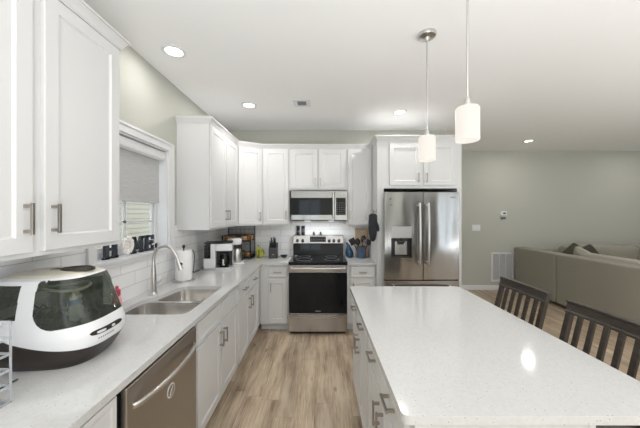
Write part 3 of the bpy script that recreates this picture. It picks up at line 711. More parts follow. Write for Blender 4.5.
# ------------------------------------------------------------------ sofa
def cushion(parent, name, c, size, m, rot=(0, 0, 0), puff=.5, nx=12):
    """pillow-like box: size is full (x,y,z)"""
    s = MB(); bm = s.bm; bmesh.ops.create_cube(bm, size=1)
    bmesh.ops.subdivide_edges(bm, edges=bm.edges, cuts=7, use_grid_fill=True)
    for v in bm.verts:
        x, y, z = [q * 2 for q in v.co]
        k = 10
        n_ = (abs(x) ** k + abs(y) ** k + abs(z) ** k) ** (1 / k)
        ax = min(range(3), key=lambda i: size[i]); o = [0, 1, 2]; o.remove(ax); q = (x, y, z)
        f = 1 - puff * (1 - (1 - q[o[0]] ** 4) * (1 - q[o[1]] ** 4)) if puff else 1
        p = [x / n_, y / n_, z / n_]; p[ax] *= f
        v.co = Vector((p[0] * size[0] / 2, p[1] * size[1] / 2, p[2] * size[2] / 2))
    s.xf(Matrix.Translation(c) @ (Matrix.Rotation(rot[2], 4, 'Z') @ Matrix.Rotation(rot[1], 4, 'Y') @ Matrix.Rotation(rot[0], 4, 'X')))
    return s.build(name, m, parent)
SX = 3.98
sf = empty('sectional_sofa', (SX, 2.6, 0), 0, 'taupe fabric sectional sofa seen from behind beyond the island stools', 'sofa')
def bbox(nm, x0, x1, y0, y1, z0, z1, m=M['sofa'], bv=.025): return MB().box(x0 - SX, x1 - SX, y0 - 2.6, y1 - 2.6, z0, z1).build(nm, m, sf, bevel=bv, seg=3)
bbox('backrest', SX, SX + .22, 4.605, 5.57, .06, .89)
bbox('backrest', SX, SX + .22, 2.30, 4.595, .06, .89)
bbox('backrest', 4.215, 7.3, 5.34, 5.57, .06, .84)
bbox('seat_base', 4.215, 4.95, 2.30, 4.59, .06, .30); bbox('seat_base', 4.215, 7.3, 4.61, 5.335, .06, .30)
for y0, y1 in ((2.52, 3.55), (3.56, 4.58)): bbox('seat_cushion', 4.22, 4.97, y0, y1, .30, .46, bv=.05)
for x0, x1 in ((4.22, 4.97), (4.98, 5.75), (5.76, 6.53), (6.54, 7.28)): bbox('seat_cushion', x0, x1, 4.60, 5.33, .30, .46, bv=.05)
bbox('armrest', 4.215, 4.97, 2.30, 2.50, .30, .66)
for y in (2.5, 4.45, 5.45):
    for x in (SX + .06, 4.85): MB().cyl((x - SX, y - 2.6, 0), (x - SX, y - 2.6, .06), .03, .025).build('foot', M['espresso'], sf)
for i, yc in enumerate((3.04, 4.07)): cushion(sf, 'back_cushion', (4.31 - SX, yc - 2.6, .68), (.20, 1.0, .52), M['sofalight'], (0, R(-8), 0), .35)
for xc, w_, tz in ((4.95, .75, -2), (5.62, .74, 3), (6.38, .74, -2), (7.0, .5, 2)): cushion(sf, 'back_cushion', (xc - SX, 5.19 - 2.6, .73), (w_, .22, .50), M['sofa'], (R(10), R(tz), 0), .35)
o = cushion(None, 'throw_pillow', (4.52, 4.86, .80), (.38, .12, .38), M['darkpillow'], (R(12), R(42), R(8)), .6); tag(o, 'dark brown throw pillow standing on its corner, left of the pair', 'pillow')
o = cushion(None, 'throw_pillow', (4.90, 5.0, .76), (.38, .12, .38), M['darkpillow'], (R(14), R(52), R(-6)), .6); tag(o, 'dark brown throw pillow right of the other, against the far sofa back', 'pillow')
o = cushion(None, 'throw_pillow', (4.30, 4.40, .80), (.14, .40, .36), M['sofalight'], (R(25), R(-14), 0), .6); tag(o, 'pale beige throw pillow peeking over the near sofa back', 'pillow')

# ------------------------------------------------------------------ counter stools
def stool():
    r = empty('counter_stool', (0, 0, 0))
    # local: faces -X (toward the island), back at +X, width along Y
    hw = .225
    s = MB(); s.box(-.40, .0, -.21, .21, .615, .655); s.build('seat', M['espresso'], r, bevel=.012, seg=3)
    for y in (-hw + .02, hw - .02):
        s = MB(); s.rings([[(x + dx, y + dy, z) for dx, dy in ((-.014, -.016), (.014, -.016), (.014, .016), (-.014, .016))] for x, z in ((.03, 0), (-.01, .30), (-.015, .62), (.02, .80), (.075, 1.02))]); s.build('back_post', M['espresso'], r, bevel=.003)
    for y in (-.185, .185):
        MB().rings([[(x + dx, y + dy, z) for dx, dy in ((-.018, -.018), (.018, -.018), (.018, .018), (-.018, .018))] for x, z in ((-.40, 0), (-.375, .615))]).build('front_leg', M['espresso'], r, bevel=.003)
    for i in range(5):
        y = -.140 + .070 * i
        MB().rings([[(x + dx, y + dy, z) for dx, dy in ((-.007, -.0135), (.007, -.0135), (.007, .0135), (-.007, .0135))] for x, z in ((-.012, .655), (.02, .80), (.072, 1.01))]).build('slat', M['espresso'], r, bevel=.002)
    s = MB(); s.rings([[(x - .014, y, .992), (x + .012, y, .986), (x + .034, y, 1.060), (x - .006, y, 1.064), (x - .008, y, 1.054), (x + .000, y, 1.050), (x - .008, y, 1.008), (x - .014, y, 1.004)] for x, y in [(.066 + .012 * (1 - (i / 4) ** 2) * 1.0, hw * i / 4) for i in range(-4, 5)]]); s.build('top_rail', M['espresso'], r, bevel=.004)
    MB().box(-.39, -.375, -.17, .17, .20, .235).box(-.39, .01, -.205, -.185, .25, .28).box(-.39, .01, .185, .205, .25, .28).build('footrest', M['espresso'], r, bevel=.003)
    MB().box(-.385, -.015, -.19, -.17, .56, .615).box(-.385, -.015, .17, .19, .56, .615).box(-.39, -.37, -.17, .17, .56, .615).build('apron', M['espresso'], r, smooth=False)
    return r
st = stool(); st.location = (1.385, 1.965, 0); tag(st, 'dark espresso slat-back counter stool at the far end of the island', 'stool', 'counter stools along the island')
s2 = copy_tree(st); s2.location = (1.385, 1.375, 0); s2['label'] = 'dark espresso slat-back counter stool nearer the camera, cut off by the right edge'

# ------------------------------------------------------------------ bottle washer on the near left counter
bw = empty('bottle_washer', (-1.212, 1.272, .914), R(5), 'white and dark brown countertop bottle washer with a smoked dome holding baby bottles', 'appliance')
NT, NZ = 360, 130
def foot(z):  # half sizes and centre offset by height (0..0.40)
    pts = [(0, .180, .140), (.012, .190, .150), (.05, .215, .164), (.095, .234, .172), (.13, .238, .174), (.18, .234, .170), (.26, .226, .160), (.33, .214, .148), (.370, .196, .132), (.388, .160, .104), (.396, .105, .064), (.399, .04, .025)]
    for (z0, a0, b0), (z1, a1, b1) in zip(pts, pts[1:]):
        if z <= z1: t_ = (z - z0) / (z1 - z0); return a0 + (a1 - a0) * t_, b0 + (b1 - b0) * t_
    return pts[-1][1:]
def pt(th_, z, k=1.0):
    a_, b_ = foot(z); c_, s_ = math.cos(th_), math.sin(th_)
    if c_ > 0: a_ *= 1 - .20 * max(0, min(1, (z - .14) / .16)) * c_ ** .5
    r_ = k * (abs(c_ / a_) ** 3.2 + abs(s_ / b_) ** 3.2) ** (-1 / 3.2)
    return Vector((r_ * c_, r_ * s_, z))
def zbase(p): return min(.150, .065 + .038 * math.exp(-5.8 * (p.x - .034)))          # top of the dark base
def zdome_lo(p): return .166 + .018 * max(0, p.x / .22)
zs = [.399 * (i / NZ) for i in range(NZ + 1)]
def region(fn, name, m, k=1.0, parent=bw, warp=None):
    s = MB(); grid = {}
    def V(i, j):
        if (i % NT, j) not in grid: 
            grid[(i % NT, j)] = s.bm.verts.new(warp(2 * math.pi * (i % NT) / NT, j, k) if warp else pt(2 * math.pi * (i % NT) / NT, zs[j], k))
        return grid[(i % NT, j)]
    for i in range(NT):
        for j in range(NZ):
            th_ = 2 * math.pi * (i + .5) / NT; p = pt(th_, (zs[j] + zs[j + 1]) / 2)
            if fn(th_, p): s.bm.faces.new((V(i, j), V(i + 1, j), V(i + 1, j + 1), V(i, j + 1)))
    return s.build(name, m, parent)
def is_dome(th_, p):
    # opening: right of a rounded pillar on the left; from band to shoulder, all round the right
    x = p.x; lo = zdome_lo(p); hi = .372
    if p.z < lo or p.z > hi: return False
    xl = .022
    if x < xl: return False
    # rounded lower-left and upper-left corners
    r_ = .085
    if x < xl + r_ and p.z < lo + r_ and (x - xl - r_) ** 2 + (p.z - lo - r_) ** 2 > r_ * r_: return False
    if x < xl + .03 and p.z > hi - .015 and (x - xl - .015) ** 2 + (p.z - hi + .015) ** 2 > .000225: return False
    return True
def is_side(th_, p): return p.x < -.040 and .22 < p.z < .355
def is_top(th_, p): return p.z > .380
# exact seam rings: base / body split follows zbase exactly
def skirt(zfun0, zfun1, n, name, m, k=1.0):
    s = MB(); rr = []
    for j in range(n + 1):
        ring = []
        for i in range(NT):
            th_ = 2 * math.pi * i / NT; q = pt(th_, .1); a0, a1 = zfun0(q), zfun1(q); z = a0 + (a1 - a0) * j / n; ring.append(pt(th_, z, k))
        rr.append(ring)
    s.rings(rr, cap0=(name == 'base'), cap1=False); return s.build(name, m, bw)
skirt(lambda p: 0, zbase, 14, 'base', M['brown'])
skirt(zbase, lambda p: zdome_lo(p) - .0, 10, 'body_band', M['whiteplastic'], 1.004)
def warp(th_, j, k):
    q = pt(th_, .1); lo = zdome_lo(q); z = lo + (.399 - lo) * j / NZ; return pt(th_, z, k)
def region2(fn, name, m, k=1.0):
    s = MB(); grid = {}
    def V(i, j):
        i %= NT
        if (i, j) not in grid: grid[(i, j)] = s.bm.verts.new(warp(2 * math.pi * i / NT, j, k))
        return grid[(i, j)]
    for i in range(NT):
        for j in range(NZ):
            p = warp(2 * math.pi * (i + .5) / NT, j + .5, 1.0)
            if fn(0, p): s.bm.faces.new((V(i, j), V(i + 1, j), V(i + 1, j + 1), V(i, j + 1)))
    return s.build(name, m, bw)
region2(lambda t_, p: not is_dome(t_, p) and not is_side(t_, p) and not is_top(t_, p), 'shell', M['whiteplastic'], 1.004)
region2(is_dome, 'smoked_dome', M['smoke'])
region2(is_side, 'side_window', M['smoke'])
region2(is_top, 'lid', M['cream'], 1.0)
s = MB(); s.rings([[(.075 + .060 * math.cos(t_) * q, .0 + .045 * math.sin(t_) * q, z) for t_ in [2 * math.pi * i / 40 for i in range(40)]] for q, z in ((1.15, .393), (1.12, .402), (1.0, .404), (.9, .400))]); s.build('lid_recess', M['brown'], bw)
# dark interior tray, back wall and rack
s = MB(); s.rings([[pt(2 * math.pi * i / 60, .17, .93) for i in range(60)], [pt(2 * math.pi * i / 60, .178, .93) for i in range(60)]]); s.build('tray', M['blackmatte'], bw)
s = MB(); s.box(-.13, .12, .09, .10, .178, .34); s.build('inner_wall', mat('dark_olive_interior', (0.055, 0.065, 0.05), .5), bw, smooth=False)
s = MB()
for i in range(7): s.tube([(-.10 + i * .04, -.08, .178), (-.10 + i * .04, -.02, .24), (-.10 + i * .04, .04, .178)], .003, 6)
s.build('inner_rack', M['greycloth'], bw)
s = MB(); s.tube([(.10 * math.cos(t_) + .02, .07 * math.sin(t_), .315 + .008 * math.sin(2 * t_)) for t_ in [2 * math.pi * i / 30 for i in range(31)]], .006, 8, cap=False); s.build('spray_arm', M['cream'], bw)
# controls and lettering
s = MB(); ring_u = []
for j, z in enumerate((.118, .126, .142, .150)):
    pass
def strip(t0, t1, z0, z1, nm, m, k0=1.006, dz=0.0, par=bw, n=24):
    s = MB(); ins = []; 
    top = []; bot = []
    for i in range(n + 1):
        f = i / n; th_ = t0 + (t1 - t0) * f; e_ = (1 - abs(2 * f - 1) ** 6) ** .5 if 0 < f < 1 else 0.05
        zc = (z0 + z1) / 2 + dz * f; hh = (z1 - z0) / 2 * e_
        bot.append((th_, zc - hh)); top.append((th_, zc + hh))
    v0 = [s.bm.verts.new(pt(a_, b_, k0)) for a_, b_ in bot]; v1 = [s.bm.verts.new(pt(a_, b_, k0)) for a_, b_ in top]
    w0 = [s.bm.verts.new(pt(a_, b_, k0 + .008)) for a_, b_ in bot]; w1 = [s.bm.verts.new(pt(a_, b_, k0 + .008)) for a_, b_ in top]
    for i in range(n):
        s.bm.faces.new((w0[i], w0[i + 1], w1[i + 1], w1[i])); s.bm.faces.new((v0[i], v0[i + 1], w0[i + 1], w0[i])); s.bm.faces.new((v1[i], v1[i + 1], w1[i + 1], w1[i]))
    return s.build(nm, m, par)
cs = strip(R(-30), R(12), .124, .146, 'control_strip', M['brown'], 1.004)
strip(R(-24), R(-14), .129, .139, 'button_mark', M['whitemark'], 1.012, par=cs)
strip(R(-6), R(-1), .129, .139, 'button_mark', M['whitemark'], 1.012, par=cs)
for i in range(9): strip(R(-22 + i * 2.4), R(-20.6 + i * 2.4), .103, .108, 'logo_letter', M['greymark'], 1.004, n=4)
# baby bottles inside (held in the washer: their own things)
def baby_bottle(loc, rz, tilt, label, body, collar):
    r = empty('baby_bottle', loc, rz, label, 'bottle'); r.rotation_euler = (tilt, 0, rz)
    MB().lathe([(.020, 0), (.026, .006), (.027, .06), (.022, .072), (.020, .078)]).build('bottle_body', body, r)
    MB().lathe([(.023, .076), (.023, .095), (.018, .098)]).build('collar', collar, r)
    MB().lathe([(.016, .097), (.012, .108), (.006, .116), (.005, .126), (.001, .128)]).build('nipple', M['cream'], r)
baby_bottle((-1.09, 1.22, 1.095), 0, R(8), 'baby bottle with pale blue collar standing inside the smoked dome', M['clear'], mat('blue_collar', (.10, .22, .42), .4))
baby_bottle((-1.15, 1.27, 1.095), 0, R(-6), 'tan baby bottle inside the smoked dome, left of the blue one', M['cream'], M['peach'])

# clear gridded basket and black wire stand at the left picture edge
cb = empty('clear_basket', (-1.22, .84, .914), 0, 'clear plastic gridded basket at the left picture edge in front of the bottle washer', 'basket')
s = MB(); hx, hyy = .145, .105
for z in (0, .055, .11, .165, .22, .275): 
    for a_ in ((-hx, -hyy, hx, -hyy), (hx, -hyy, hx, hyy), (hx, hyy, -hx, hyy), (-hx, hyy, -hx, -hyy)): s.box(min(a_[0], a_[2]) - .002, max(a_[0], a_[2]) + .002, min(a_[1], a_[3]) - .002, max(a_[1], a_[3]) + .002, z, z + .008)
for i in range(6):
    x = -hx + 2 * hx * i / 5
    for y in (-hyy, hyy): s.box(x - .003, x + .003, y - .002, y + .002, 0, .28)
for i in range(1, 6):
    y = -hyy + 2 * hyy * i / 5 
    for x in (-hx, hx): s.box(x - .002, x + .002, y - .003, y + .003, 0, .28)
s.build('grid_walls', M['clear'], cb, smooth=False)
MB().box(-hx, hx, -hyy, hyy, 0, .004).build('bottom', M['clear'], cb, smooth=False)
ws = empty('wire_stand', (-1.27, 1.02, .914), 0, 'thin black wire stand behind the clear basket at the left edge', 'stand')
s = MB()
for x in (-.11, .08):
    s.cyl((x, -.02, 0), (x, -.02, .40), .0025, n=8)
s.cyl((-.11, -.02, .398), (.08, -.02, .398), .0025, n=8).cyl((-.11, -.02, .22), (.08, -.02, .22), .0025, n=8).cyl((-.11, -.02, .004), (.08, -.02, .004), .003, n=8)
s.cyl((-.11, -.02, .004), (-.11, .05, .004), .003, n=8).cyl((.08, -.02, .004), (.08, .05, .004), .003, n=8)
s.build('frame', M['black'], ws)

# pink soap bottle behind the washer
sb = empty('soap_bottle', (-1.31, 1.755, .914), R(20), 'pink soap bottle with red cap behind the bottle washer', 'bottle')
MB().lathe([(.020, 0), (.024, .008), (.025, .08), (.022, .11), (.012, .125)], n=24).xf(Matrix.Diagonal((1.15, .8, 1, 1))).build('bottle_body', M['pink'], sb)
MB().lathe([(.015, .122), (.019, .13), (.019, .165), (.010, .172), (.008, .188)], n=24).build('cap', M['red'], sb)

# ------------------------------------------------------------------ window sill letters
LX, SZ = XL - .045, WZ0 + .001
def letter(y0, y1, polys, label, nm):
    s = MB()
    for p in polys: s.prism_axis([(y0 + (y1 - y0) * u, SZ + .135 * v) for u, v in p], LX - .010, LX + .010, 0)
    tag(s.build(nm, M['letter'], bevel=.001), label, 'letter', 'charcoal letters on the window sill')
def rect(u0, u1, v0, v1): return [(u0, v0), (u1, v0), (u1, v1), (u0, v1)]
letter(1.885, 2.022, [rect(.08, .34, 0, 1), rect(.66, .92, 0, 1), rect(.34, .66, .42, .58), rect(0, .42, 0, .12), rect(.58, 1, 0, .12), rect(0, .42, .88, 1), rect(.58, 1, .88, 1)], 'charcoal slab-serif letter H on the window sill', 'letter_h')
letter(2.168, 2.318, [rect(.08, .28, 0, 1), rect(.72, .92, 0, 1), [(.10, 1), (.30, 1), (.56, .22), (.44, .22)], [(.70, 1), (.90, 1), (.56, .22), (.44, .22)], rect(0, .36, 0, .12), rect(.64, 1, 0, .12), rect(0, .28, .88, 1), rect(.72, 1, .88, 1)], 'charcoal slab-serif letter M on the window sill', 'letter_m')
letter(2.332, 2.452, [rect(.08, .38, 0, 1), rect(0, 1, 0, .14), rect(0, 1, .86, 1), rect(.38, .72, .43, .57), rect(.82, 1, .14, .32), rect(.82, 1, .68, .86), rect(.64, .74, .34, .66)], 'charcoal slab-serif letter E on the window sill', 'letter_e')
fw = empty('flower_wreath', (LX + .015, 2.095, SZ + .080), 0, 'white flower wreath standing in for the letter O on the window sill', 'wreath')
s = MB(); s.tube([(0, .048 * math.cos(t_), .052 * math.sin(t_)) for t_ in [2 * math.pi * i / 24 for i in range(25)]], .014, 8, cap=False); s.build('ring', M['petal'], fw)
s = MB()
for i in range(11):
    t_ = 2 * math.pi * i / 11; cy, cz = .048 * math.cos(t_), .052 * math.sin(t_)
    for k in range(6):
        u_ = 2 * math.pi * k / 6 + i; s.ball((.010 + .004 * (k % 2), cy + .011 * math.cos(u_), cz + .011 * math.sin(u_)), .010, (.55, 1, 1), 8)
    s.ball((.018, cy, cz), .007, n=8)
for i in range(5):
    t_ = 2 * math.pi * i / 5; s.ball((0, .018 * math.cos(t_), .018 * math.sin(t_)), .015, (.6, 1, 1), 8)
s.build('flowers', M['petal'], fw)

# ------------------------------------------------------------------ things on the left counter
pt_ = empty('paper_towel_holder', (-1.325, 2.645, .914), 0, 'grey metal paper towel stand beside the faucet', 'paper towel holder')
MB().lathe([(.092, 0), (.092, .010), (.086, .015), (.010, .016)], n=40).build('base_plate', M['nickel_light'], pt_)
MB().cyl((0, 0, .015), (0, 0, .325), .006).lathe([(.006, .318), (.012, .325), (.013, .345), (.006, .352)], n=16).build('post', M['black'], pt_)
tag(MB().lathe([(.020, .017), (.072, .017), (.0735, .022), (.0735, .292), (.072, .297), (.020, .297), (.020, .017)], (-1.325, 2.645, .914), 40, cap=False).build('paper_towel_roll', M['paper']), 'white roll of paper towels on the stand beside the faucet', 'paper towels')
pg = empty('wall_outlet', (X1, 2.95, 1.15), 0, 'white wall outlet with a black plug behind the paper towels', 'outlet')
MB().box(0, .005, -.036, .036, -.058, .058).build('plate', M['trim'], pg, bevel=.002)
tag(MB().tube(catmull([(X1 + .005, 2.93, 1.17), (X1 + .05, 2.93, 1.175), (X1 + .07, 2.97, 1.16), (X1 + .06, 3.02, 1.08), (X1 + .05, 3.02, .98), (X1 + .055, 3.0, .922), (X1 + .06, 3.06, .920), (X1 + .07, 3.13, .920)], 6), .0045, 8).cyl((X1 + .0052, 2.93, 1.17), (X1 + .035, 2.93, 1.172), .014, n=12).build('power_cord', M['black']), 'black power cord looping from the outlet down to the coffee maker', 'cord')

def coffee_maker(loc, rz, label):
    r = empty('coffee_maker', loc, rz, label, 'coffee maker')
    # local: front to -y, width along x; reservoir on the left
    W2, D2 = .165, .12
    MB().prism(rounded([(-W2, -D2), (W2, -D2), (W2, D2), (-W2, D2)], [.04, .05, .02, .02]), 0, .022).build('base', mat('silver_plastic', (.55, .55, .56), .3, .4), r, bevel=.003)
    s = MB(); s.box(-.085, W2 - .01, .03, D2, .022, .30); s.box(-W2 + .005, -.03, -.105, D2, .022, .13); s.box(-.085, -.03, -.105, .03, .13, .30); s.build('housing', M['whiteplastic'], r, bevel=.006)
    MB().box(-W2 + .008, -.09, -.095, D2 - .005, .132, .292).build('water_tank', M['carafe'], r, bevel=.008)
    MB().box(-.032, .155, -.112, .03, .215, .30).build('brew_head', M['whiteplastic'], r, bevel=.010)
    MB().box(-.16, .158, -.10, .115, .302, .318).build('top_lid', M['black'], r, bevel=.006)
    MB().box(-.028, .152, .018, .029, .024, .214).build('recess', M['black'], r, smooth=False)
    MB().lathe([(.055, 0), (.055, .006), (.01, .007)], (.062, -.045, .022)).build('hot_plate', M['black'], r)
    c = MB().lathe([(.045, 0), (.060, .015), (.062, .08), (.052, .12), (.044, .135)], (.062, -.045, .030), cap=False).build('carafe', M['carafe'], r)
    MB().lathe([(.046, .165), (.050, .170), (.048, .185), (.01, .186)], (.062, -.045, 0)).build('carafe_lid', M['black'], c)
    MB().tube(catmull([(.07, -.092, .165), (.075, -.125, .155), (.075, -.13, .10), (.07, -.105, .06)], 5), .008, 8).build('carafe_handle', M['black'], c)
    MB().lathe([(.040, .034), (.054, .045), (.056, .085), (.01, .086)], (.062, -.045, 0)).build('coffee', M['brown'], c)
    MB().box(.062 - .012, .062 + .012, -.1165, -.112, .05, .12).build('carafe_badge', M['nickel_light'], c, smooth=False)
    return r
coffee_maker((-1.215, 3.28, .914), R(14), 'white drip coffee maker with black lid and glass carafe, nearest the paper towels')
c2 = empty('espresso_machine', (-1.14, 3.62, .914), R(28), 'white and black coffee machine behind the drip coffee maker', 'coffee maker')
MB().prism(rounded([(-.10, -.13), (.11, -.13), (.11, .12), (-.10, .12)], [.03, .05, .02, .02]), 0, .02).build('base', M['whiteplastic'], c2, bevel=.003)
MB().box(-.095, .105, -.01, .115, .02, .25).build('housing', M['black'], c2, bevel=.006)
MB().lathe([(.085, .25), (.09, .26), (.09, .315), (.083, .325), (.02, .327)], (0, -.02, 0), 36).build('brew_head', M['whiteplastic'], c2)
MB().lathe([(.052, .02), (.058, .03), (.058, .16), (.045, .19), (.045, .20), (.01, .2)], (.02, -.07, 0), 30).build('carafe', M['nickel_light'], c2)
MB().tube(catmull([(.075, -.10, .17), (.105, -.125, .16), (.105, -.125, .08), (.078, -.10, .05)], 5), .008, 8).build('carafe_handle', M['black'], c2)

# wire fruit stand in the corner, two tiers against a gridded back
fsd = empty('wire_fruit_stand', (-1.195, 4.02, .914), 0, 'black two-tier wire fruit stand in the corner of the counter', 'fruit stand')
s = MB(); x0, x1, y0, y1 = -.205, .195, -.12, .155
for x in (x0, x1):
    for y in (y0, y1): s.box(x - .006, x + .006, y - .006, y + .006, 0, .475 if y == y1 else .34)
for y in (y0, y1): s.box(x0, x1, y - .004, y + .004, 0, .008); s.box(x0, x1, y - .004, y + .004, .332, .34)
for x in (x0, x1): s.box(x - .004, x + .004, y0, y1, 0, .008); s.box(x - .004, x + .004, y0, y1, .332, .34)
s.build('frame', M['black'], fsd, smooth=False)
s = MB()
for i in range(1, 20): s.box(x0 + i * .02 - .0016, x0 + i * .02 + .0016, y1 - .001, y1 + .001, .02, .475)
for i in range(22): s.box(x0, x1, y1 - .001, y1 + .001, .03 + i * .021, .0332 + i * .021)
s.build('back_grid', M['black'], fsd, smooth=False)
for z in (.02, .255):
    s = MB()
    for i in range(20): s.box(x0 + i * .0205, x0 + i * .0205 + .003, y0, y1, z, z + .003)
    for yy in (y0, y1): s.box(x0, x1, yy - .002, yy + .002, z, z + .014); s.box(x0, x1, yy - .002, yy + .002, z + .045, z + .049)
    for xx in (x0, x1): s.box(xx - .002, xx + .002, y0, y1, z, z + .012); s.box(xx - .002, xx + .002, y0, y1, z + .045, z + .049)
    for i in range(20): s.box(x0 + i * .0205, x0 + i * .0205 + .0025, y0 - .001, y0 + .001, z, z + .047)
    s.build('basket', M['black'], fsd, smooth=False)
def fruit(nm, loc, r, m, label, grp):
    o = empty(nm, loc, 0, label, 'fruit', grp)
    MB().ball((0, 0, r * .92), r, (1, 1, .92), 18).build('flesh', m, o); MB().cyl((0, 0, r * 1.78), (.003, 0, r * 1.78 + .010), .0025, n=6).build('stem', M['brown'], o)
zt_ = .914 + .2585
fruit('orange', (-1.350, 3.95, zt_), .042, M['orange'], 'orange at the left end of the upper basket', 'oranges in the upper basket')
fruit('orange', (-1.275, 4.02, zt_), .040, M['orange'], 'orange second from the left in the upper basket', 'oranges in the upper basket')
fruit('peach', (-1.100, 3.94, zt_), .042, M['peach'], 'pale peach in the upper basket in front of the right orange', 'peaches in the baskets')
fruit('orange', (-1.040, 4.02, zt_), .050, M['orange'], 'large orange at the right end of the upper basket', 'oranges in the upper basket')
fruit('peach', (-1.120, 4.0, .9375), .036, mat('green_pear', (.35, .30, .10), .5), 'greenish pear in the lower basket', 'peaches in the baskets')
fruit('orange', (-1.050, 3.96, .9375), .036, M['orange'], 'small orange in the lower basket beside the bananas', 'oranges in the lower basket')
# bananas: upright bunch
bn = empty('banana_bunch', (-.925, 4.06, .914), R(10), 'bunch of yellow-green bananas standing beside the wire fruit stand', 'bananas')
for i in range(6):
    a_ = R(-100 + i * 40); rr = [.003, .012, .017, .018, .016, .010, .005, .004]
    p = [(math.cos(a_) * q, math.sin(a_) * q * .7, z) for q, z in ((.030, .010), (.050, .018), (.064, .045), (.062, .08), (.045, .115), (.022, .14), (.010, .155), (.006, .17))]
    p = [(x * 1.12 + (i % 2) * .004, y * 1.1, z) for x, y, z in p]; rr = [q_ * 1.15 for q_ in rr]
    MB().tube(catmull(p, 3), .01, 8, radii=[rr[min(int(k / 3), 7)] + (rr[min(int(k / 3) + 1, 7)] - rr[min(int(k / 3), 7)]) * (k % 3) / 3 for k in range(22)]).build('banana', M['banana'], bn)
MB().cyl((0, 0, .155), (.004, 0, .185), .009, .007).build('stem', M['brown'], bn)
# knife block
kb = empty('knife_block', (-.69, 4.05, .914), R(4), 'dark knife block with black-handled knives left of the range', 'knife block')
MB().prism_axis([(-.085, 0), (.085, 0), (.085, .20), (.05, .22), (-.085, .15)], -.065, .060, 0).build('block', mat('charcoal_block', (.035, .035, .04), .4), kb, bevel=.004)
MB().box(-.014, .014, -.0862, -.085, .05, .062).build('block_mark', M['orange'], kb, smooth=False)
for i, (x, q) in enumerate([(-.038, 0), (-.013, 0), (.013, 0), (.038, 0), (-.03, 1), (.0, 1), (.03, 1)]):
    y = -.055 + q * .06; z = .165 + q * .03; mt = Matrix.Translation((x, y, z)) @ Matrix.Rotation(R(22), 4, 'X') @ Matrix.Rotation(R((i % 3 - 1) * 4), 4, 'Y')
    k = empty('knife', kb.location, kb.rotation_euler[2], 'black-handled knife in the %s row of the knife block' % ('back' if q else 'front'), 'knife', 'knives in the %s row of the block' % ('back' if q else 'front'))
    MB().box(-.007, .007, -.010, .010, 0, .10 + .012 * (i % 3), mt).build('handle', M['black'], k, bevel=.003)
    MB().box(-.0012, .0012, -.009, .009, -.008, .006, mt).build('blade', M['steel'], k, smooth=False)
tag(MB().lathe([(.025, 0), (.045, .012), (.058, .032), (.055, .032), (.042, .015), (.0, .008)], (-.54, 4.08, .914), cap=False).build('small_dish', M['black']), 'small black dish between the knife block and the range', 'dish')

# items on the wall / range
for i, (x, gn) in enumerate(((-.335, 'left'), (-.258, 'right'))):
    j = empty('spice_jar', (x, 4.165, 1.2452), 0, 'small glass spice jar with black lid on the range backguard, %s of the two' % gn, 'jar', 'spice jars on the range')
    MB().cyl((0, 0, 0), (0, 0, .038), .026, n=20).build('stand', M['black'], j)
    MB().cyl((0, 0, .038), (0, 0, .11), .0245, n=20).build('jar_body', M['carafe'], j)
    MB().cyl((0, 0, .039), (0, 0, .090 - .03 * (i == 0)), .0235, n=20).build('contents', M['whiteplastic'], j)
    MB().cyl((0, 0, .11), (0, 0, .137), .026, n=20).build('lid', M['black'], j)
for i, (x, gn) in enumerate(((-.095, 'left'), (.010, 'right'))):
    j = empty('salt_shaker', (x, 4.157, 1.2452), 0, 'tiny dark shaker on top of the range display, %s of the two' % gn, 'shaker', 'shakers on the range')
    MB().lathe([(.017, 0), (.018, .02), (.011, .028)], n=16).build('shaker_body', M['greycloth'], j); MB().lathe([(.011, .028), (.012, .042), (.002, .048)], n=16).build('shaker_cap', M['black'], j)

# right of the range
vs = empty('blue_pitcher', (.449, 4.06, .914), 0, 'glossy dark blue gourd-shaped vase beside the range', 'vase')
MB().lathe([(.030, 0), (.052, .015), (.062, .05), (.058, .09), (.042, .13), (.028, .165), (.020, .19)], n=28).xf(Matrix(((1, 0, -.14, 0), (0, 1, 0, 0), (0, 0, 1, 0), (0, 0, 0, 1)))).build('vase_body', M['blue'], vs)
MB().tube([(-.026, 0, .185), (-.048, 0, .212), (-.058, 0, .222)], .01, 10, radii=[.018, .011, .009]).build('spout', M['blue'], vs)
ck = tag(MB().lathe([(.066, 0), (.070, .01), (.070, .155), (.073, .165), (.064, .165), (.062, .02), (0, .015)], (.612, 4.035, .914), 36, cap=False).build('utensil_crock', M['slateblue']), 'slate blue ribbed utensil crock right of the blue vase', 'crock')
def utensil(nm, x, y, lean, ly, L_, head, label):
    u = empty(nm, (.612 + x, 4.035 + y, .94), 0, label, 'utensil', 'black utensils in the blue crock'); u.rotation_euler = (ly, lean, 0)
    MB().cyl((0, 0, 0), (0, 0, L_), .006, n=10).build('handle', M['black'], u)
    s = MB()
    if head == 'spat': s.box(-.045, .045, -.003, .003, L_ - .005, L_ + .095)
    elif head == 'ladle': s.ball((0, -.01, L_ + .03), .050, (1, .6, .9), 14)
    elif head == 'spoon': s.ball((0, 0, L_ + .035), .040, (1, .3, 1.35), 14)
    else:
        for k in range(6): t_ = math.pi * k / 6; s.tube([(.028 * math.sin(a_) * math.cos(t_), .028 * math.sin(a_) * math.sin(t_), L_ + .045 - .045 * math.cos(a_)) for a_ in [2 * math.pi * q / 16 for q in range(17)]], .0015, 5, cap=False)
    s.build('head', M['black'] if head != 'whisk' else M['nickel_light'], u, bevel=.001 if head == 'spat' else 0)
utensil('spatula', -.022, -.02, R(-27), R(4), .20, 'spat', 'black spatula leaning left in the blue crock')
utensil('ladle', .025, -.015, R(19), R(6), .19, 'ladle', 'black ladle leaning right in the blue crock')
utensil('serving_spoon', .0, .02, R(8), R(-1), .215, 'spoon', 'black serving spoon upright in the blue crock')
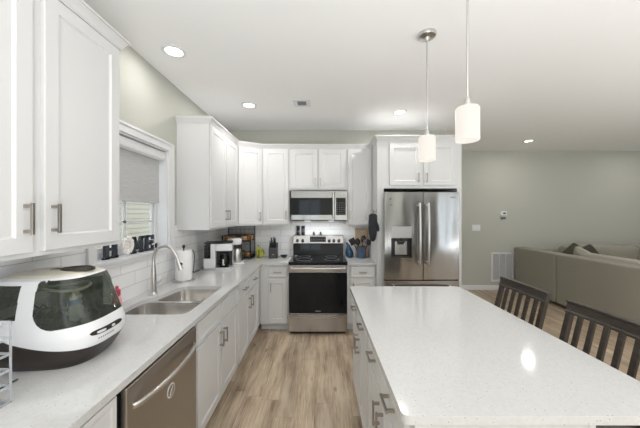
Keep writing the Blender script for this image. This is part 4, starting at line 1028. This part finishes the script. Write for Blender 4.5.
utensil('serving_spoon', -.015, .0, R(-11), R(7), .185, 'spoon', 'black serving spoon at the front of the blue crock, leaning slightly left')
utensil('whisk', .005, -.03, R(10), R(10), .165, 'whisk', 'wire whisk at the front of the blue crock')
cbd = empty('cutting_board', (.64, 4.155, .914), 0, 'upright maple cutting board leaning on the tile behind the crock', 'cutting board'); cbd.rotation_euler = (R(-3), 0, 0)
hole_ = rounded([(-.03, .375), (.05, .375), (.05, .398), (-.03, .398)], [.01] * 4)
o = slab('board', [rounded([(-.10, 0), (.095, 0), (.095, .43), (-.10, .43)], [.02] * 4), hole_], -.009, .009, M['board'], cbd, bevel=.002); o.rotation_euler = (R(90), 0, 0)
om = empty('oven_mitt', (.712, 3.545, 1.568), R(48), 'charcoal oven mitt hanging from a hook on the refrigerator panel', 'oven mitt')
s = MB(); rr = []
for z, hw_, th_, off_ in ((0, .035, .012, 0), (-.02, .06, .020, 0), (-.12, .065, .024, 0), (-.20, .062, .026, .0), (-.27, .055, .027, .0), (-.33, .042, .022, .005), (-.36, .018, .010, .008)):
    rr.append([(-.032 - (.5 * th_) + th_ * .9 * math.cos(t_), off_ + hw_ * math.sin(t_), z) for t_ in [2 * math.pi * i / 20 for i in range(20)]])
s.rings(rr); s.build('mitt_body', M['cloth'], om)
s = MB(); s.rings([[(-.045 + .016 * math.cos(t_), -.055 + q + .022 * math.sin(t_) * k, z) for t_ in [2 * math.pi * i / 14 for i in range(14)]] for z, q, k in ((-.10, .01, .8), (-.15, -.012, 1), (-.20, -.022, .9), (-.225, -.024, .4))]); s.build('mitt_thumb', M['cloth'], om)
tag(MB().tube([(-.036, 0, -.005), (-.03, .006, .015), (-.022, 0, .028), (-.03, -.006, .015), (-.036, 0, -.005)], .003, 6, cap=False).build('hanging_loop', M['greycloth'], om))
hk = tag(MB().box(.737, .742, 3.533, 3.557, 1.57, 1.63).tube(catmull([(.738, 3.545, 1.605), (.722, 3.545, 1.592), (.700, 3.545, 1.598), (.696, 3.545, 1.615)], 4), .004, 8).build('wall_hook', M['nickel']), 'small metal hook on the side of the refrigerator panel', 'hook')
